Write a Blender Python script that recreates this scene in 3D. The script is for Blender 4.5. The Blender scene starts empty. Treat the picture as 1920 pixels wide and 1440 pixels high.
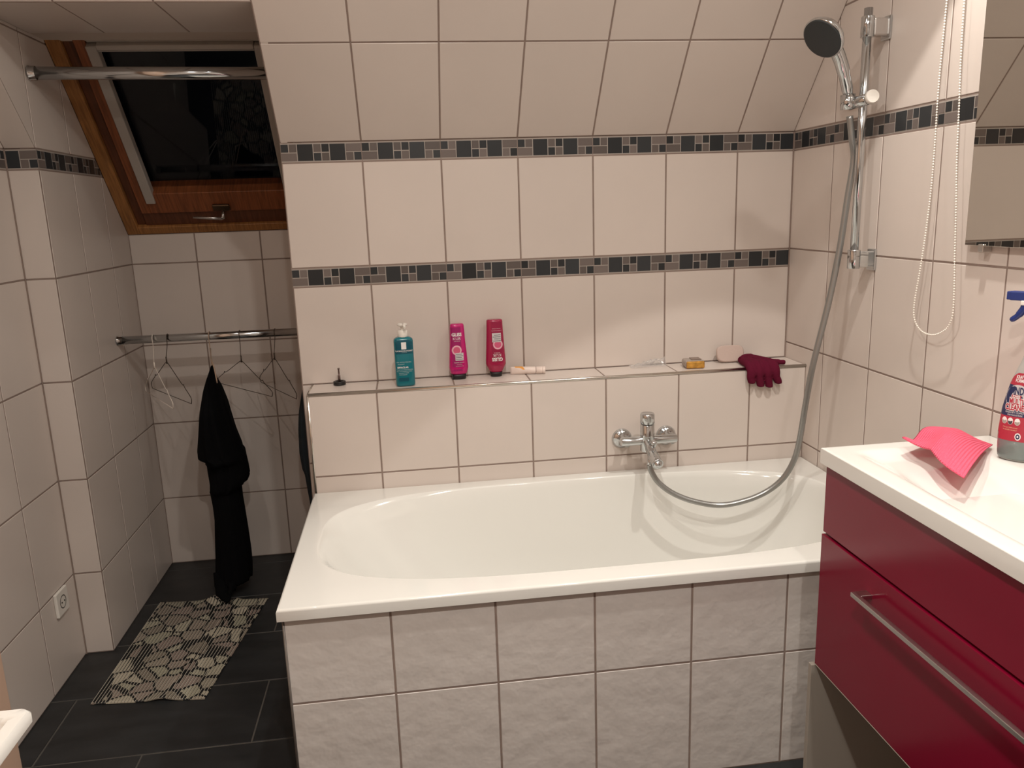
import bpy, bmesh, math, random
from mathutils import Vector, Matrix
random.seed(7)
sc = bpy.context.scene
# ---------------------------------------------------------------- camera
cam_d = bpy.data.cameras.new('camera'); cam = bpy.data.objects.new('camera', cam_d)
sc.collection.objects.link(cam); sc.camera = cam
cam.location = (-1.34084, -2.66872, 1.46197)
cam.rotation_euler = (1.354086, 0.032658, -0.132671)
cam_d.sensor_width = 36.0; cam_d.lens = 1478.46/1920*36; cam_d.clip_start = 0.02
# ---------------------------------------------------------------- world: night sky outside
w = bpy.data.worlds.new('night'); sc.world = w; w.use_nodes = True
w.node_tree.nodes['Background'].inputs[0].default_value = (0.010, 0.012, 0.018, 1)
w.node_tree.nodes['Background'].inputs[1].default_value = 0.02
# ---------------------------------------------------------------- view
sc.view_settings.view_transform = 'Standard'; sc.view_settings.look = 'None'
sc.view_settings.gamma = 1.0; sc.view_settings.use_curve_mapping = False
sc.view_settings.exposure = 0.0
# ---------------------------------------------------------------- lamps (recessed ceiling downlights)
CEIL = 2.50
#        x      y     spot W, cone half-angle, spill W
LAMPS = [(-0.30, -1.15, 41, 40.5, 4.5),
         (-1.22, -1.35, 7, 44, 10.0),
         (-2.02, -1.25, 7, 44, 2.2),
         (-0.60, -2.35, 22, 50, 6.0),
         (-1.30, -2.40, 24, 50, 15.5)]
WARM = (1.0, 0.95, 0.875)
for (lx_, ly_, ps, cone, pa) in LAMPS:
    d = bpy.data.lights.new('downlight_beam', 'SPOT'); d.energy = ps*1.0; d.color = WARM
    d.spot_size = math.radians(cone*2); d.spot_blend = 0.06; d.shadow_soft_size = 0.018
    o = bpy.data.objects.new('downlight_beam', d); o.location = (lx_, ly_, CEIL-0.012); sc.collection.objects.link(o)
    d = bpy.data.lights.new('downlight_spill', 'AREA'); d.shape = 'DISK'; d.size = 0.06; d.energy = pa; d.color = WARM
    o = bpy.data.objects.new('downlight_spill', d); o.location = (lx_, ly_, CEIL-0.014); sc.collection.objects.link(o)

# ================================================================ helpers
COL = sc.collection
LOC = {}
V = Vector

def srgb(r, g, b):
    f = lambda c: (c/255/12.92) if c/255 <= 0.04045 else ((c/255+0.055)/1.055)**2.4
    return (f(r), f(g), f(b), 1)

def mat(name, color, rough=0.5, metal=0.0, spec=0.5, coat=0.0, trans=0.0, ior=1.45, noise=0.0, nscale=8.0,
        bump=0.0, bscale=30.0, bdist=0.002, emit=None, alpha=1.0, island=0.0, sheen=0.0, nstretch=None):
    m = bpy.data.materials.new(name); m.use_nodes = True
    nt = m.node_tree; b = nt.nodes['Principled BSDF']; L = nt.links
    b.inputs['Base Color'].default_value = color; b.inputs['Roughness'].default_value = rough
    b.inputs['Metallic'].default_value = metal; b.inputs['Specular IOR Level'].default_value = spec
    b.inputs['Coat Weight'].default_value = coat; b.inputs['Coat Roughness'].default_value = 0.05
    b.inputs['Transmission Weight'].default_value = trans; b.inputs['IOR'].default_value = ior
    b.inputs['Alpha'].default_value = alpha; b.inputs['Sheen Weight'].default_value = sheen
    if emit:
        b.inputs['Emission Color'].default_value = emit[0]; b.inputs['Emission Strength'].default_value = emit[1]
    tc = nt.nodes.new('ShaderNodeTexCoord')
    src = None
    if noise > 0:
        n = nt.nodes.new('ShaderNodeTexNoise'); n.inputs['Scale'].default_value = nscale; n.inputs['Detail'].default_value = 4
        if nstretch:
            mp = nt.nodes.new('ShaderNodeMapping'); mp.inputs['Scale'].default_value = nstretch
            L.new(tc.outputs['Object'], mp.inputs['Vector']); L.new(mp.outputs['Vector'], n.inputs['Vector'])
        else:
            L.new(tc.outputs['Object'], n.inputs['Vector'])
        mr = nt.nodes.new('ShaderNodeMapRange'); mr.inputs['To Min'].default_value = 1-noise; mr.inputs['To Max'].default_value = 1+noise
        mr.inputs['From Min'].default_value = 0.3; mr.inputs['From Max'].default_value = 0.7
        L.new(n.outputs['Fac'], mr.inputs['Value']); src = mr.outputs['Result']
    if island > 0:
        g = nt.nodes.new('ShaderNodeNewGeometry')
        mr = nt.nodes.new('ShaderNodeMapRange'); mr.inputs['To Min'].default_value = 1-island; mr.inputs['To Max'].default_value = 1+island
        L.new(g.outputs['Random Per Island'], mr.inputs['Value'])
        if src:
            mm = nt.nodes.new('ShaderNodeMath'); mm.operation = 'MULTIPLY'; L.new(src, mm.inputs[0]); L.new(mr.outputs['Result'], mm.inputs[1]); src = mm.outputs[0]
        else: src = mr.outputs['Result']
    if src:
        vm = nt.nodes.new('ShaderNodeVectorMath'); vm.operation = 'SCALE'; vm.inputs[0].default_value = color[:3]
        L.new(src, vm.inputs['Scale']); L.new(vm.outputs['Vector'], b.inputs['Base Color'])
    if bump > 0:
        n = nt.nodes.new('ShaderNodeTexNoise'); n.inputs['Scale'].default_value = bscale; n.inputs['Detail'].default_value = 3
        L.new(tc.outputs['Object'], n.inputs['Vector'])
        bp = nt.nodes.new('ShaderNodeBump'); bp.inputs['Strength'].default_value = bump; bp.inputs['Distance'].default_value = bdist
        L.new(n.outputs['Fac'], bp.inputs['Height']); L.new(bp.outputs['Normal'], b.inputs['Normal'])
    return m

M_tile = mat('cream_tile', (0.650, 0.575, 0.525, 1), rough=0.30, spec=0.40, noise=0.025, nscale=3, island=0.02, bump=0.12, bscale=14, bdist=0.004)
M_tile_rough = mat('hammered_tile', (0.635, 0.590, 0.555, 1), rough=0.30, spec=0.40, noise=0.02, nscale=3, island=0.02, bump=0.5, bscale=16, bdist=0.008)
M_grout = mat('grout', (0.270, 0.205, 0.175, 1), rough=0.9, noise=0.1, nscale=20)
M_mdark = mat('mosaic_charcoal', (0.026, 0.029, 0.032, 1), rough=0.28, island=0.35)
M_mgrey = mat('mosaic_grey', (0.140, 0.115, 0.105, 1), rough=0.3, island=0.3)
M_mgrout = mat('mosaic_grout', (0.40, 0.355, 0.32, 1), rough=0.8)
M_floor = mat('slate_tile', (0.017, 0.018, 0.019, 1), rough=0.42, noise=0.35, nscale=5, bump=0.5, bscale=7, bdist=0.004, nstretch=(1, 3, 1))
M_fgrout = mat('floor_grout', (0.075, 0.068, 0.060, 1), rough=0.9, noise=0.3, nscale=4)
M_enamel = mat('white_enamel', (0.74, 0.73, 0.69, 1), rough=0.12, coat=0.3)
M_ceramic = mat('white_ceramic', (0.74, 0.72, 0.68, 1), rough=0.15, coat=0.3)
M_red = mat('red_gloss', (0.190, 0.003, 0.022, 1), rough=0.20, spec=0.30, coat=0.03)
M_chrome = mat('chrome', (0.60, 0.62, 0.63, 1), rough=0.13, metal=1)
M_alu = mat('brushed_aluminium', (0.60, 0.59, 0.57, 1), rough=0.30, metal=1, bump=0.1, bscale=90)
M_wood = mat('pine_light', (0.33, 0.145, 0.045, 1), rough=0.45, noise=0.3, nscale=10, nstretch=(18, 1.2, 1.2))
M_wood2 = mat('pine_red', (0.225, 0.070, 0.024, 1), rough=0.4, noise=0.35, nscale=9, nstretch=(16, 1, 1))
M_woodd = mat('pine_dark', (0.12, 0.040, 0.017, 1), rough=0.45, noise=0.3, nscale=9, nstretch=(16, 1, 1))
M_rail = mat('grey_rail', (0.42, 0.38, 0.34, 1), rough=0.45)
M_plaster = mat('plaster', (0.60, 0.52, 0.45, 1), rough=0.9, bump=0.1, bscale=60)
M_peach = mat('peach_paint', (0.68, 0.47, 0.35, 1), rough=0.7)
M_glass = mat('pane_glass', (1, 1, 1, 1), rough=0.0, trans=1.0, ior=1.28)
M_mirror = mat('mirror_silver', (0.66, 0.64, 0.60, 1), rough=0.0, metal=1)
M_black = mat('black_plastic', (0.012, 0.012, 0.012, 1), rough=0.4)
M_greyc = mat('grey_carcass', (0.36, 0.32, 0.275, 1), rough=0.5)
M_whitep = mat('white_plastic', (0.78, 0.74, 0.68, 1), rough=0.35)

def parent_root(p):
    return p

def link(name, me, parent=None, m=None, smooth=False, loc=(0, 0, 0)):
    o = bpy.data.objects.new(name, me); COL.objects.link(o)
    if m is not None:
        for mm in (m if isinstance(m, (list, tuple)) else [m]): me.materials.append(mm)
    if smooth:
        for p in me.polygons: p.use_smooth = True
    base = LOC.get(parent.name, V((0, 0, 0))) if parent else V((0, 0, 0))
    L = V(loc) if parent is None else base
    me.transform(Matrix.Translation(-L))
    if parent: o.parent = parent; LOC[o.name] = base
    else: o.location = L; LOC[o.name] = L
    return o

def fin(name, bm, m, parent=None, smooth=False, loc=(0, 0, 0), fixn=True):
    if fixn: bmesh.ops.recalc_face_normals(bm, faces=bm.faces)
    me = bpy.data.meshes.new(name); bm.to_mesh(me); bm.free()
    return link(name, me, parent, m, smooth, loc)

def thing(name, label, cat, loc, group=None):
    o = bpy.data.objects.new(name, None); COL.objects.link(o); o.location = loc; LOC[o.name] = V(loc)
    o.empty_display_size = 0.02
    return tag(o, label, cat, group)

def tag(o, label, cat, group=None):
    o['label'] = label; o['category'] = cat
    if group: o['group'] = group
    return o

def struct(o):
    o['kind'] = 'structure'; return o

def bx(bm, x0, x1, y0, y1, z0, z1, bev=0.0, seg=2, M=None, mi=0):
    vs = [bm.verts.new((x, y, z)) for x in (x0, x1) for y in (y0, y1) for z in (z0, z1)]
    fs = []
    for f in ((0, 1, 3, 2), (4, 6, 7, 5), (0, 4, 5, 1), (2, 3, 7, 6), (0, 2, 6, 4), (1, 5, 7, 3)):
        fc = bm.faces.new([vs[i] for i in f]); fc.material_index = mi; fs.append(fc)
    allv = list(vs)
    if bev > 0:
        es = list({e for f in fs for e in f.edges})
        r = bmesh.ops.bevel(bm, geom=es, offset=bev, segments=seg, profile=0.5, affect='EDGES')
        allv = list({v for f in r['faces'] for v in f.verts} | {v for v in vs if v.is_valid})
        # gather the island
        seen = set(allv); st = list(allv)
        while st:
            v = st.pop()
            for e in v.link_edges:
                o = e.other_vert(v)
                if o not in seen: seen.add(o); st.append(o)
        allv = list(seen)
        for v in allv:
            for f in v.link_faces: f.material_index = mi
    if M is not None:
        for v in allv: v.co = M @ v.co
    return allv

def box(name, x0, x1, y0, y1, z0, z1, m, parent=None, bev=0.0, seg=2, M=None, loc=None):
    bm = bmesh.new(); bx(bm, x0, x1, y0, y1, z0, z1, bev, seg, M)
    if loc is None: loc = (0, 0, 0)
    return fin(name, bm, m, parent, smooth=False, loc=loc)

def tube(bm, pts, r, n=10, cap=True, flat=None):
    """sweep a circle (radius or list of radii) along pts"""
    pts = [V(p) for p in pts]; k = len(pts)
    rs = r if isinstance(r, (list, tuple)) else [r]*k
    up = None; rings = []
    for i, p in enumerate(pts):
        t = (pts[min(i+1, k-1)]-pts[max(i-1, 0)]).normalized()
        if up is None:
            up = V((0, 0, 1)) if abs(t.z) < 0.9 else V((1, 0, 0))
        a = (up - t*up.dot(t))
        if a.length < 1e-6: a = t.orthogonal()
        a.normalize(); b = t.cross(a); up = a
        rr = rs[i]
        fy = 1.0 if flat is None else flat
        rings.append([bm.verts.new(p + a*math.cos(q)*rr*fy + b*math.sin(q)*rr) for q in [2*math.pi*j/n for j in range(n)]])
    for i in range(k-1):
        for j in range(n):
            f = bm.faces.new((rings[i][j], rings[i][(j+1) % n], rings[i+1][(j+1) % n], rings[i+1][j])); f.smooth = True
    if cap:
        bm.faces.new(rings[0][::-1]); bm.faces.new(rings[-1])
    return rings

def spline(pts, m=6):
    """Catmull-Rom through pts"""
    P = [V(p) for p in pts]; P = [2*P[0]-P[1]] + P + [2*P[-1]-P[-2]]; out = []
    for i in range(1, len(P)-2):
        for j in range(m):
            t = j/m
            out.append(0.5*((2*P[i]) + (P[i+1]-P[i-1])*t + (2*P[i-1]-5*P[i]+4*P[i+1]-P[i+2])*t*t + (3*P[i]-P[i-1]-3*P[i+1]+P[i+2])*t**3))
    out.append(P[-2]); return out

def lathe(bm, prof, c, axis=(0, 0, 1), n=32, cap=True):
    """profile list of (radius, height) about an axis through c"""
    ax = V(axis).normalized(); a = ax.orthogonal().normalized(); b = ax.cross(a); c = V(c); rings = []
    for r, h in prof:
        rings.append([bm.verts.new(c+ax*h+(a*math.cos(q)+b*math.sin(q))*max(r, 1e-5)) for q in [2*math.pi*j/n for j in range(n)]])
    for i in range(len(rings)-1):
        for j in range(n):
            f = bm.faces.new((rings[i][j], rings[i][(j+1) % n], rings[i+1][(j+1) % n], rings[i+1][j])); f.smooth = True
    if cap:
        bm.faces.new(rings[0][::-1]); bm.faces.new(rings[-1])

def mod_edge(o, ang=35):
    me = o.data
    for p in me.polygons: p.use_smooth = True
    me.set_sharp_from_angle(angle=math.radians(ang))

# ================================================================ tiled surfaces
GAP = 0.0052
def tile(bm, O, U, W, N, u0, u1, v0, v1, mi=1, gap=GAP, ch=0.0010, dep=0.0011):
    g = gap/2; u0 += g; u1 -= g; v0 += g; v1 -= g
    if u1-u0 < 0.004 or v1-v0 < 0.004: return
    P = lambda u, v, n: bm.verts.new(O+U*u+W*v+N*n)
    o = [P(u0, v0, -dep), P(u1, v0, -dep), P(u1, v1, -dep), P(u0, v1, -dep)]
    i = [P(u0+ch, v0+ch, 0), P(u1-ch, v0+ch, 0), P(u1-ch, v1-ch, 0), P(u0+ch, v1-ch, 0)]
    f = bm.faces.new(i); f.material_index = mi
    for k in range(4):
        f = bm.faces.new((o[k], o[(k+1) % 4], i[(k+1) % 4], i[k])); f.material_index = mi

def mosaic(bm, O, U, W, N, u0, u1, v0, v1, clip0=None, clip1=None):
    """one listello unit between joints u0,u1 : small/wide, big, four small, big, wide/small"""
    c = (u1-u0)/5.0; g = 0.0026; mid = (v0+v1)/2
    a_, b_ = (clip0 if clip0 is not None else u0)+0.001, (clip1 if clip1 is not None else u1)-0.001
    bm.faces.new([bm.verts.new(O+U*p+W*q-N*0.0009) for p, q in ((a_, v0+0.002), (b_, v0+0.002), (b_, v1-0.002), (a_, v1-0.002))]).material_index = 4
    S = v0+0.004; T = v1-0.004; mid = (S+T)/2
    def t(a, b, lo, hi, mi):
        a = max(a, clip0) if clip0 is not None else a; b = min(b, clip1) if clip1 is not None else b
        if b-a > 0.006: tile(bm, O, U, W, N, a, b, lo, hi, mi, gap=g, ch=0.0004, dep=0.0008)
    t(u0, u0+c/2, mid, T, 2); t(u0+c/2, u0+c, mid, T, 3); t(u0, u0+c, S, mid, 3)
    t(u0+c, u0+2*c, S, T, 2)
    t(u0+2*c, u0+2.5*c, mid, T, 3); t(u0+2.5*c, u0+3*c, mid, T, 2); t(u0+2*c, u0+2.5*c, S, mid, 2); t(u0+2.5*c, u0+3*c, S, mid, 3)
    t(u0+3*c, u0+4*c, S, T, 2)
    t(u0+4*c, u0+5*c, mid, T, 3); t(u0+4*c, u0+4.5*c, S, mid, 3); t(u0+4.5*c, u0+5*c, S, mid, 2)

def slab(bm, O, U, W, N, u0, u1, v0, v1, th=0.05, dep=0.0012, mi=0):
    P = lambda u, v, n: bm.verts.new(O+U*u+W*v+N*n)
    a = [P(u0, v0, -dep), P(u1, v0, -dep), P(u1, v1, -dep), P(u0, v1, -dep)]
    b = [P(u0, v0, -th), P(u1, v0, -th), P(u1, v1, -th), P(u0, v1, -th)]
    for fs in (a, b[::-1]): bm.faces.new(fs).material_index = mi
    for k in range(4): bm.faces.new((a[k], b[k], b[(k+1) % 4], a[(k+1) % 4])).material_index = mi

def tiled(bm, O, U, W, N, cols, rows, mos=(), th=0.05, flip=False, ends=(0, 0)):
    """cols: joint positions; rows: joint levels; mos: indices of rows that are mosaic strips"""
    O, U, W, N = V(O), V(U), V(W), V(N)
    slab(bm, O, U, W, N, cols[0]+ends[0], cols[-1]-ends[1], rows[0], rows[-1], th)
    for r in range(len(rows)-1):
        for c in range(len(cols)-1):
            if r in mos:
                w_ = cols[c+1]-cols[c]
                if w_ > 0.24: mosaic(bm, O, U, W, N, cols[c], cols[c+1], rows[r], rows[r+1])
                elif flip: mosaic(bm, O, U, W, N, cols[c+1]-0.2525, cols[c+1], rows[r], rows[r+1], clip0=cols[c])
                else: mosaic(bm, O, U, W, N, cols[c], cols[c]+0.2525, rows[r], rows[r+1], clip1=cols[c+1])
            else: tile(bm, O, U, W, N, cols[c], cols[c+1], rows[r], rows[r+1])
TM = [M_grout, M_tile, M_mdark, M_mgrey, M_mgrout]
def fwall(name, bm, mats=TM):
    return struct(fin(name, bm, mats, fixn=False))

zD, zC, zB, zA, zM, zT = 0.2995, 0.6326, 0.9657, 1.2988, 1.6318, 1.6935
zA2 = 1.2371; zL = 0.9097; LY = -0.1552; LX = -1.6846; XB = -1.7178; XA = -2.4413; XL = -2.5332
TH = 0.3331; SL = 0.71308; DN = 0.7152; ZS = 2.036; NR = -1.655
us = V((0, -math.sin(SL), math.cos(SL))); ns = V((0, math.cos(SL), math.sin(SL)))   # up the slope / outward
g = lambda k: -0.2021-0.2525*k
X, Y, Z = V((1, 0, 0)), V((0, 1, 0)), V((0, 0, 1))
# the grid of the main wall runs from the right corner to the left; U = +X
colsM = [XB, g(5), g(4), g(3), g(2), g(1), g(0), 0.0]
bm = bmesh.new()
# row by row so that the mosaic units keep their joints
tiled(bm, (0, 0, 0), X, Z, -Y, colsM, [zL, zA2, zA, zM, zT], mos=(1, 3), th=0.055)
tiled(bm, (0, 0, 0), X, Z, -Y, [XB, LX], [0.0, zD, zC, zL], th=0.055)
fwall('wall_back', bm)
# strip of the same wall left of the recess
bm = bmesh.new()
tiled(bm, (0, 0, 0), X, Z, -Y, [XL, XA], [0.0, zD, zC, zB, zA, zM, zT], mos=(5,), th=0.05, flip=True, ends=(0, 0.0035))
fwall('wall_back', bm)
# sloping part (roof pitch) with the opening of the recess
cosS = math.cos(SL); sTop = (CEIL-zT)/cosS; sLin = (2.0335-zT)/cosS
O0 = V((0, 0, zT)); NS = -ns
bm = bmesh.new()
rowsS = [0.0, TH, 2*TH, 3*TH, sTop+0.02]
tiled(bm, O0, X, us, NS, colsM, rowsS, th=0.03)
tiled(bm, O0, X, us, NS, [XL, XA], rowsS, th=0.03, ends=(0, 0.0035))
tiled(bm, O0, X, us, NS, [XA, g(8), g(7), g(6), XB], [sLin, 2*TH, 3*TH, sTop+0.02], th=0.03)
fwall('wall_slope', bm)
# right wall (X = 0, faces -X); u runs toward the camera
bm = bmesh.new()
colsR = [0.0, 0.2603, 0.5229, 0.7779, 1.0357]+[1.0357+0.2575*i for i in range(1, 10)]
tiled(bm, (0, 0, 0), -Y, Z, -X, colsR, [0.0, zD, zC, zB, zA, zM, zT, zT+TH, zT+2*TH, CEIL], mos=(5,), th=0.05)
bx(bm, -0.0040, 0.0, -0.0040, 0.0, zL, zT)
fwall('wall_right', bm)
# left wall (faces +X)
bm = bmesh.new()
tiled(bm, (XL, 0, 0), -Y, Z, X, [0.0, 0.2555, 0.508, 0.76], [0.0, zD, zC, zB, zA, zM, zT, zT+TH, zT+2*TH, CEIL], mos=(5,), th=0.05)
bx(bm, XL, XL+0.0035, -0.0035, 0.0, 0.0, zT)
fwall('wall_left', bm)
# pier at the left, painted peach
bm = bmesh.new(); bx(bm, -2.62, -2.444, -3.45, -0.66, 0, CEIL, 0.004)
struct(fin('wall_left', bm, M_peach))
# recess: its left side wall
bm = bmesh.new()
tiled(bm, (XA, 0, 0), Y, Z, X, [0.004, 0.255, 0.508, DN+0.02], [0.0, zD, zC, zB, zA, zM, zT], mos=(5,), th=0.045)
tiled(bm, (XA, 0, 0), Y, Z, X, [-0.31, 0.0, 0.255, 0.508, DN+0.02], [zT, zT+TH, 2.12], th=0.045)
geom = bm.verts[:]+bm.edges[:]+bm.faces[:]
bmesh.ops.bisect_plane(bm, geom=geom, plane_co=V((0, DN, 1.416)), plane_no=ns, clear_outer=True)
# the upper rows end on the pitch
for v in list(bm.verts):
    if v.co.y < -0.001 and (v.co-O0).dot(ns) < 0.0:
        t_ = (v.co-O0).dot(ns); v.co.y -= t_/ns.y*1.0
fwall('wall_niche_left', bm)
# recess: right side wall (hidden from here)
bm = bmesh.new()
tiled(bm, (NR, 0.055, 0), Y, Z, -X, [0.0, 0.2, 0.45, DN+0.02-0.055], [0.0, zD, zC, zB, zA, zM, zT, ZS], th=0.02)
geom = bm.verts[:]+bm.edges[:]+bm.faces[:]
bmesh.ops.bisect_plane(bm, geom=geom, plane_co=V((0, DN, 1.416)), plane_no=ns, clear_outer=True)
fwall('wall_niche_right', bm)
# recess: rear knee wall
bm = bmesh.new()
tiled(bm, (0, DN, 0), X, Z, -Y, [XA, -2.188, -1.9312, -1.675, NR], [0.0, zD, zC, zB, zA, 1.416], th=0.05)
fwall('wall_niche_back', bm)
# recess: soffit
bm = bmesh.new()
tiled(bm, (0, 0, ZS), X, Y, -Z, [XA, g(8), g(7), g(6), NR], [-0.296, 0.075], th=0.02)
bx(bm, XA, NR, 0.077, 0.20, ZS+0.002, ZS+0.05, mi=5)
fwall('ceiling_niche', bm, TM+[M_plaster])
# reveal from the pitch down on the right of the opening
bm = bmesh.new()
vs = [V((XB+0.004, 0.0, zT)), V((XB+0.004, -0.293, 2.0335)), V((XB+0.004, 0.05, 2.0335)), V((XB+0.004, 0.05, zT))]
a = [bm.verts.new(v) for v in vs]; b_ = [bm.verts.new(v+V((0.02, 0, 0))) for v in vs]
bm.faces.new(a); bm.faces.new(b_[::-1])
for k in range(4): bm.faces.new((a[k], b_[k], b_[(k+1) % 4], a[(k+1) % 4]))
fwall('trim_1', bm, [M_tile])
# ledge in front of the main wall
colsL = [LX, g(5), g(4), g(3), g(2), g(1), g(0), 0.0]
bm = bmesh.new()
tiled(bm, (0, LY, 0), X, Z, -Y, colsL, [0.48, zC, zL-0.006], th=0.02)
tiled(bm, (0, LY, zL), X, Y, Z, colsL, [0.006, -LY], th=0.02)
tiled(bm, (LX, 0, 0), -Y, Z, -X, [0.0, -LY-0.006], [0.0, zD, zC, zL-0.006], th=0.02)
fwall('wall_ledge', bm)
# chrome edge profile of the ledge
bm = bmesh.new()
tube(bm, [(LX+0.003, LY+0.003, zL-0.003), (0, LY+0.003, zL-0.003)], 0.0058, 12)
tube(bm, [(LX+0.003, 0, zL-0.003), (LX+0.003, LY+0.003, zL-0.003)], 0.0045, 10)
tube(bm, [(LX+0.003, LY+0.003, 0.575), (LX+0.003, LY+0.003, zL-0.003)], 0.0045, 10)
struct(fin('trim_2', bm, mat('profile_steel', (0.72, 0.69, 0.64, 1), rough=0.22, metal=1)))
# floor
bm = bmesh.new()
rowsF = [-3.44, -3.12, -2.81, -2.5, -2.19, -1.88, -1.57, -1.26, -0.93, -0.597, -0.285, 0.028, 0.33, 0.635, 0.72]
offs = {8: -2.164, 9: -1.866, 10: -2.164, 11: -1.90, 12: -2.15, 13: -1.87}
slab(bm, V((0, 0, 0)), X, Y, Z, -2.56, 0.02, rowsF[0], rowsF[-1], 0.05)
for r in range(len(rowsF)-1):
    o_ = offs.get(r, -2.164+0.297*(r % 2))
    xs = [-2.56]+[x for x in [o_+0.59*k for k in range(-2, 5)] if -2.53 < x < 0.0]+[0.02]
    for c in range(len(xs)-1): tile(bm, V((0, 0, 0)), X, Y, Z, xs[c], xs[c+1], rowsF[r], rowsF[r+1], 1, gap=0.005)
struct(fin('floor', bm, [M_fgrout, M_floor], fixn=False))
# ceiling and the wall behind the camera
box('ceiling', -2.64, 0.06, -3.46, 0.0, CEIL, CEIL+0.04, M_plaster)
struct(bpy.data.objects['ceiling'])
bm = bmesh.new()
tiled(bm, (0, -3.44, 0), X, Z, Y, [-2.56+0.2525*i for i in range(11)], [0.0, zD, zC, zB, zA, zM, zT, zT+TH, zT+2*TH, CEIL], mos=(5,), th=0.04)
fwall('wall_front', bm)

# ================================================================ roof window
Ow = V((0, DN, 1.416))
def wb(bm, x0, x1, u0, u1, n0, n1, bev=0.002):
    M = Matrix(((1, 0, 0, Ow.x), (0, us.y, ns.y, Ow.y), (0, us.z, ns.z, Ow.z), (0, 0, 0, 1)))
    bx(bm, x0, x1, u0, u1, n0, n1, bev, 1, M)
xl, xr = -2.441, -1.650
TOPU = 0.845
win = bpy.data.objects.new('window_1', None); COL.objects.link(win); win.location = (-2.045, DN, 1.416); LOC[win.name] = V(win.location)
win['kind'] = 'structure'
bm = bmesh.new()
wb(bm, xl, xl+0.046, 0.0, TOPU, 0, 0.09); wb(bm, xr-0.046, xr, 0.0, TOPU, 0, 0.09); wb(bm, xl+0.046, xr-0.046, 0.0, 0.035, 0.0, 0.09)
fin('window_lining', bm, M_wood, win)
bm = bmesh.new()
wb(bm, xl+0.046, xl+0.080, 0.035, TOPU, 0.018, 0.10); wb(bm, xr-0.080, xr-0.046, 0.035, TOPU, 0.018, 0.10)
wb(bm, xl+0.080, xr-0.080, 0.035, 0.098, 0.012, 0.10)
fin('window_frame', bm, M_woodd, win)
bm = bmesh.new()
wb(bm, xl+0.0825, xl+0.118, 0.102, TOPU, 0.004, 0.085); wb(bm, xr-0.118, xr-0.0825, 0.102, TOPU, 0.004, 0.085)
wb(bm, xl+0.118, xr-0.118, 0.102, 0.198, 0.004, 0.085)
sash = fin('window_sash', bm, M_wood2, win)
bm = bmesh.new()
wb(bm, xl+0.116, xl+0.150, 0.155, 0.80, -0.004, 0.03); wb(bm, xr-0.150, xr-0.116, 0.155, 0.80, -0.004, 0.03)
fin('blind_rail', bm, M_rail, win)
bm = bmesh.new()
wb(bm, xl+0.150, xr-0.150, 0.779, 0.785, 0.0, 0.045); wb(bm, xl+0.150, xr-0.150, 0.789, 0.806, -0.008, 0.045)
wb(bm, xl+0.120, xr-0.120, 0.806, TOPU+0.015, 0.012, 0.05)
fin('blind_cassette', bm, M_rail, win)
bm = bmesh.new(); wb(bm, xl+0.118, xr-0.118, 0.19, 0.80, 0.045, 0.052, 0)
fin('pane', bm, M_glass, win)
bm = bmesh.new()
P = lambda x, u, n: Ow+X*x+us*u+ns*n
tube(bm, [P(-2.160, 0.108, -0.032), P(-2.10, 0.103, -0.034), P(-2.052, 0.098, -0.034)], [0.0045, 0.0055, 0.006], 10)
tube(bm, [P(-2.050, 0.098, -0.034), P(-2.047, 0.112, 0.004)], 0.006, 10)
hd = fin('handle', bm, M_alu, sash, smooth=True)
bm = bmesh.new(); wb(bm, -2.085, -2.020, 0.112, 0.142, -0.008, 0.004, 0.003)
fin('handle_plate', bm, mat('bronze_plate', (0.12, 0.08, 0.05, 1), rough=0.4, metal=1), sash)

# ================================================================ bathtub
ZR = 0.580; TX0, TX1, TY0, TY1 = -1.690, -0.001, -0.946, -0.1565
tub = thing('bathtub', 'white enamel bathtub with a broad flat rim built in below the tiled ledge', 'bathtub', (-0.85, -0.55, 0))
bm = bmesh.new(); N = 96
def sup(cx, cy, a, b, n, q):
    c, s = math.cos(q), math.sin(q)
    return (cx+a*math.copysign(abs(c)**(2/n), c), cy+b*math.copysign(abs(s)**(2/n), s))
def rect(q, x0, x1, y0, y1, r):
    # ray from centre to a rectangle
    cx, cy = (x0+x1)/2, (y0+y1)/2; hx, hy = (x1-x0)/2, (y1-y0)/2
    c, s = math.cos(q)*hx, math.sin(q)*hy
    k = min(hx/abs(c) if abs(c) > 1e-9 else 1e9, hy/abs(s) if abs(s) > 1e-9 else 1e9)
    return (cx+c*k, cy+s*k)
rings = []
qs = [2*math.pi*i/N for i in range(N)]
def ring(f, z):
    vs = []
    for q in qs:
        x, y = f(q); vs.append(bm.verts.new((x, y, z)))
    rings.append(vs)
e = 0.004
ring(lambda q: rect(q, TX0, TX1, TY0, TY1, 0), ZR-0.030)
ring(lambda q: rect(q, TX0, TX1, TY0, TY1, 0), ZR-0.007)
ring(lambda q: rect(q, TX0+0.002, TX1-0.002, TY0+0.002, TY1-0.002, 0), ZR-0.002)
ring(lambda q: rect(q, TX0+0.007, TX1-0.007, TY0+0.007, TY1-0.007, 0), ZR)
cx, cy, A, B = -0.845, -0.542, 0.783, 0.330
ring(lambda q: sup(cx, cy, A+0.005, B+0.005, 3.3, q), ZR)
ring(lambda q: sup(cx, cy, A+0.0015, B+0.0015, 3.3, q), ZR-0.0012)
ring(lambda q: sup(cx, cy, A-0.001, B-0.001, 3.3, q), ZR-0.004)
prof = [(0.9925, 0.985, 0.02), (0.985, 0.970, 0.06), (0.965, 0.94, 0.14), (0.93, 0.90, 0.24), (0.895, 0.86, 0.32), (0.84, 0.79, 0.375), (0.74, 0.66, 0.405), (0.5, 0.42, 0.415), (0.2, 0.15, 0.418)]
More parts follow.
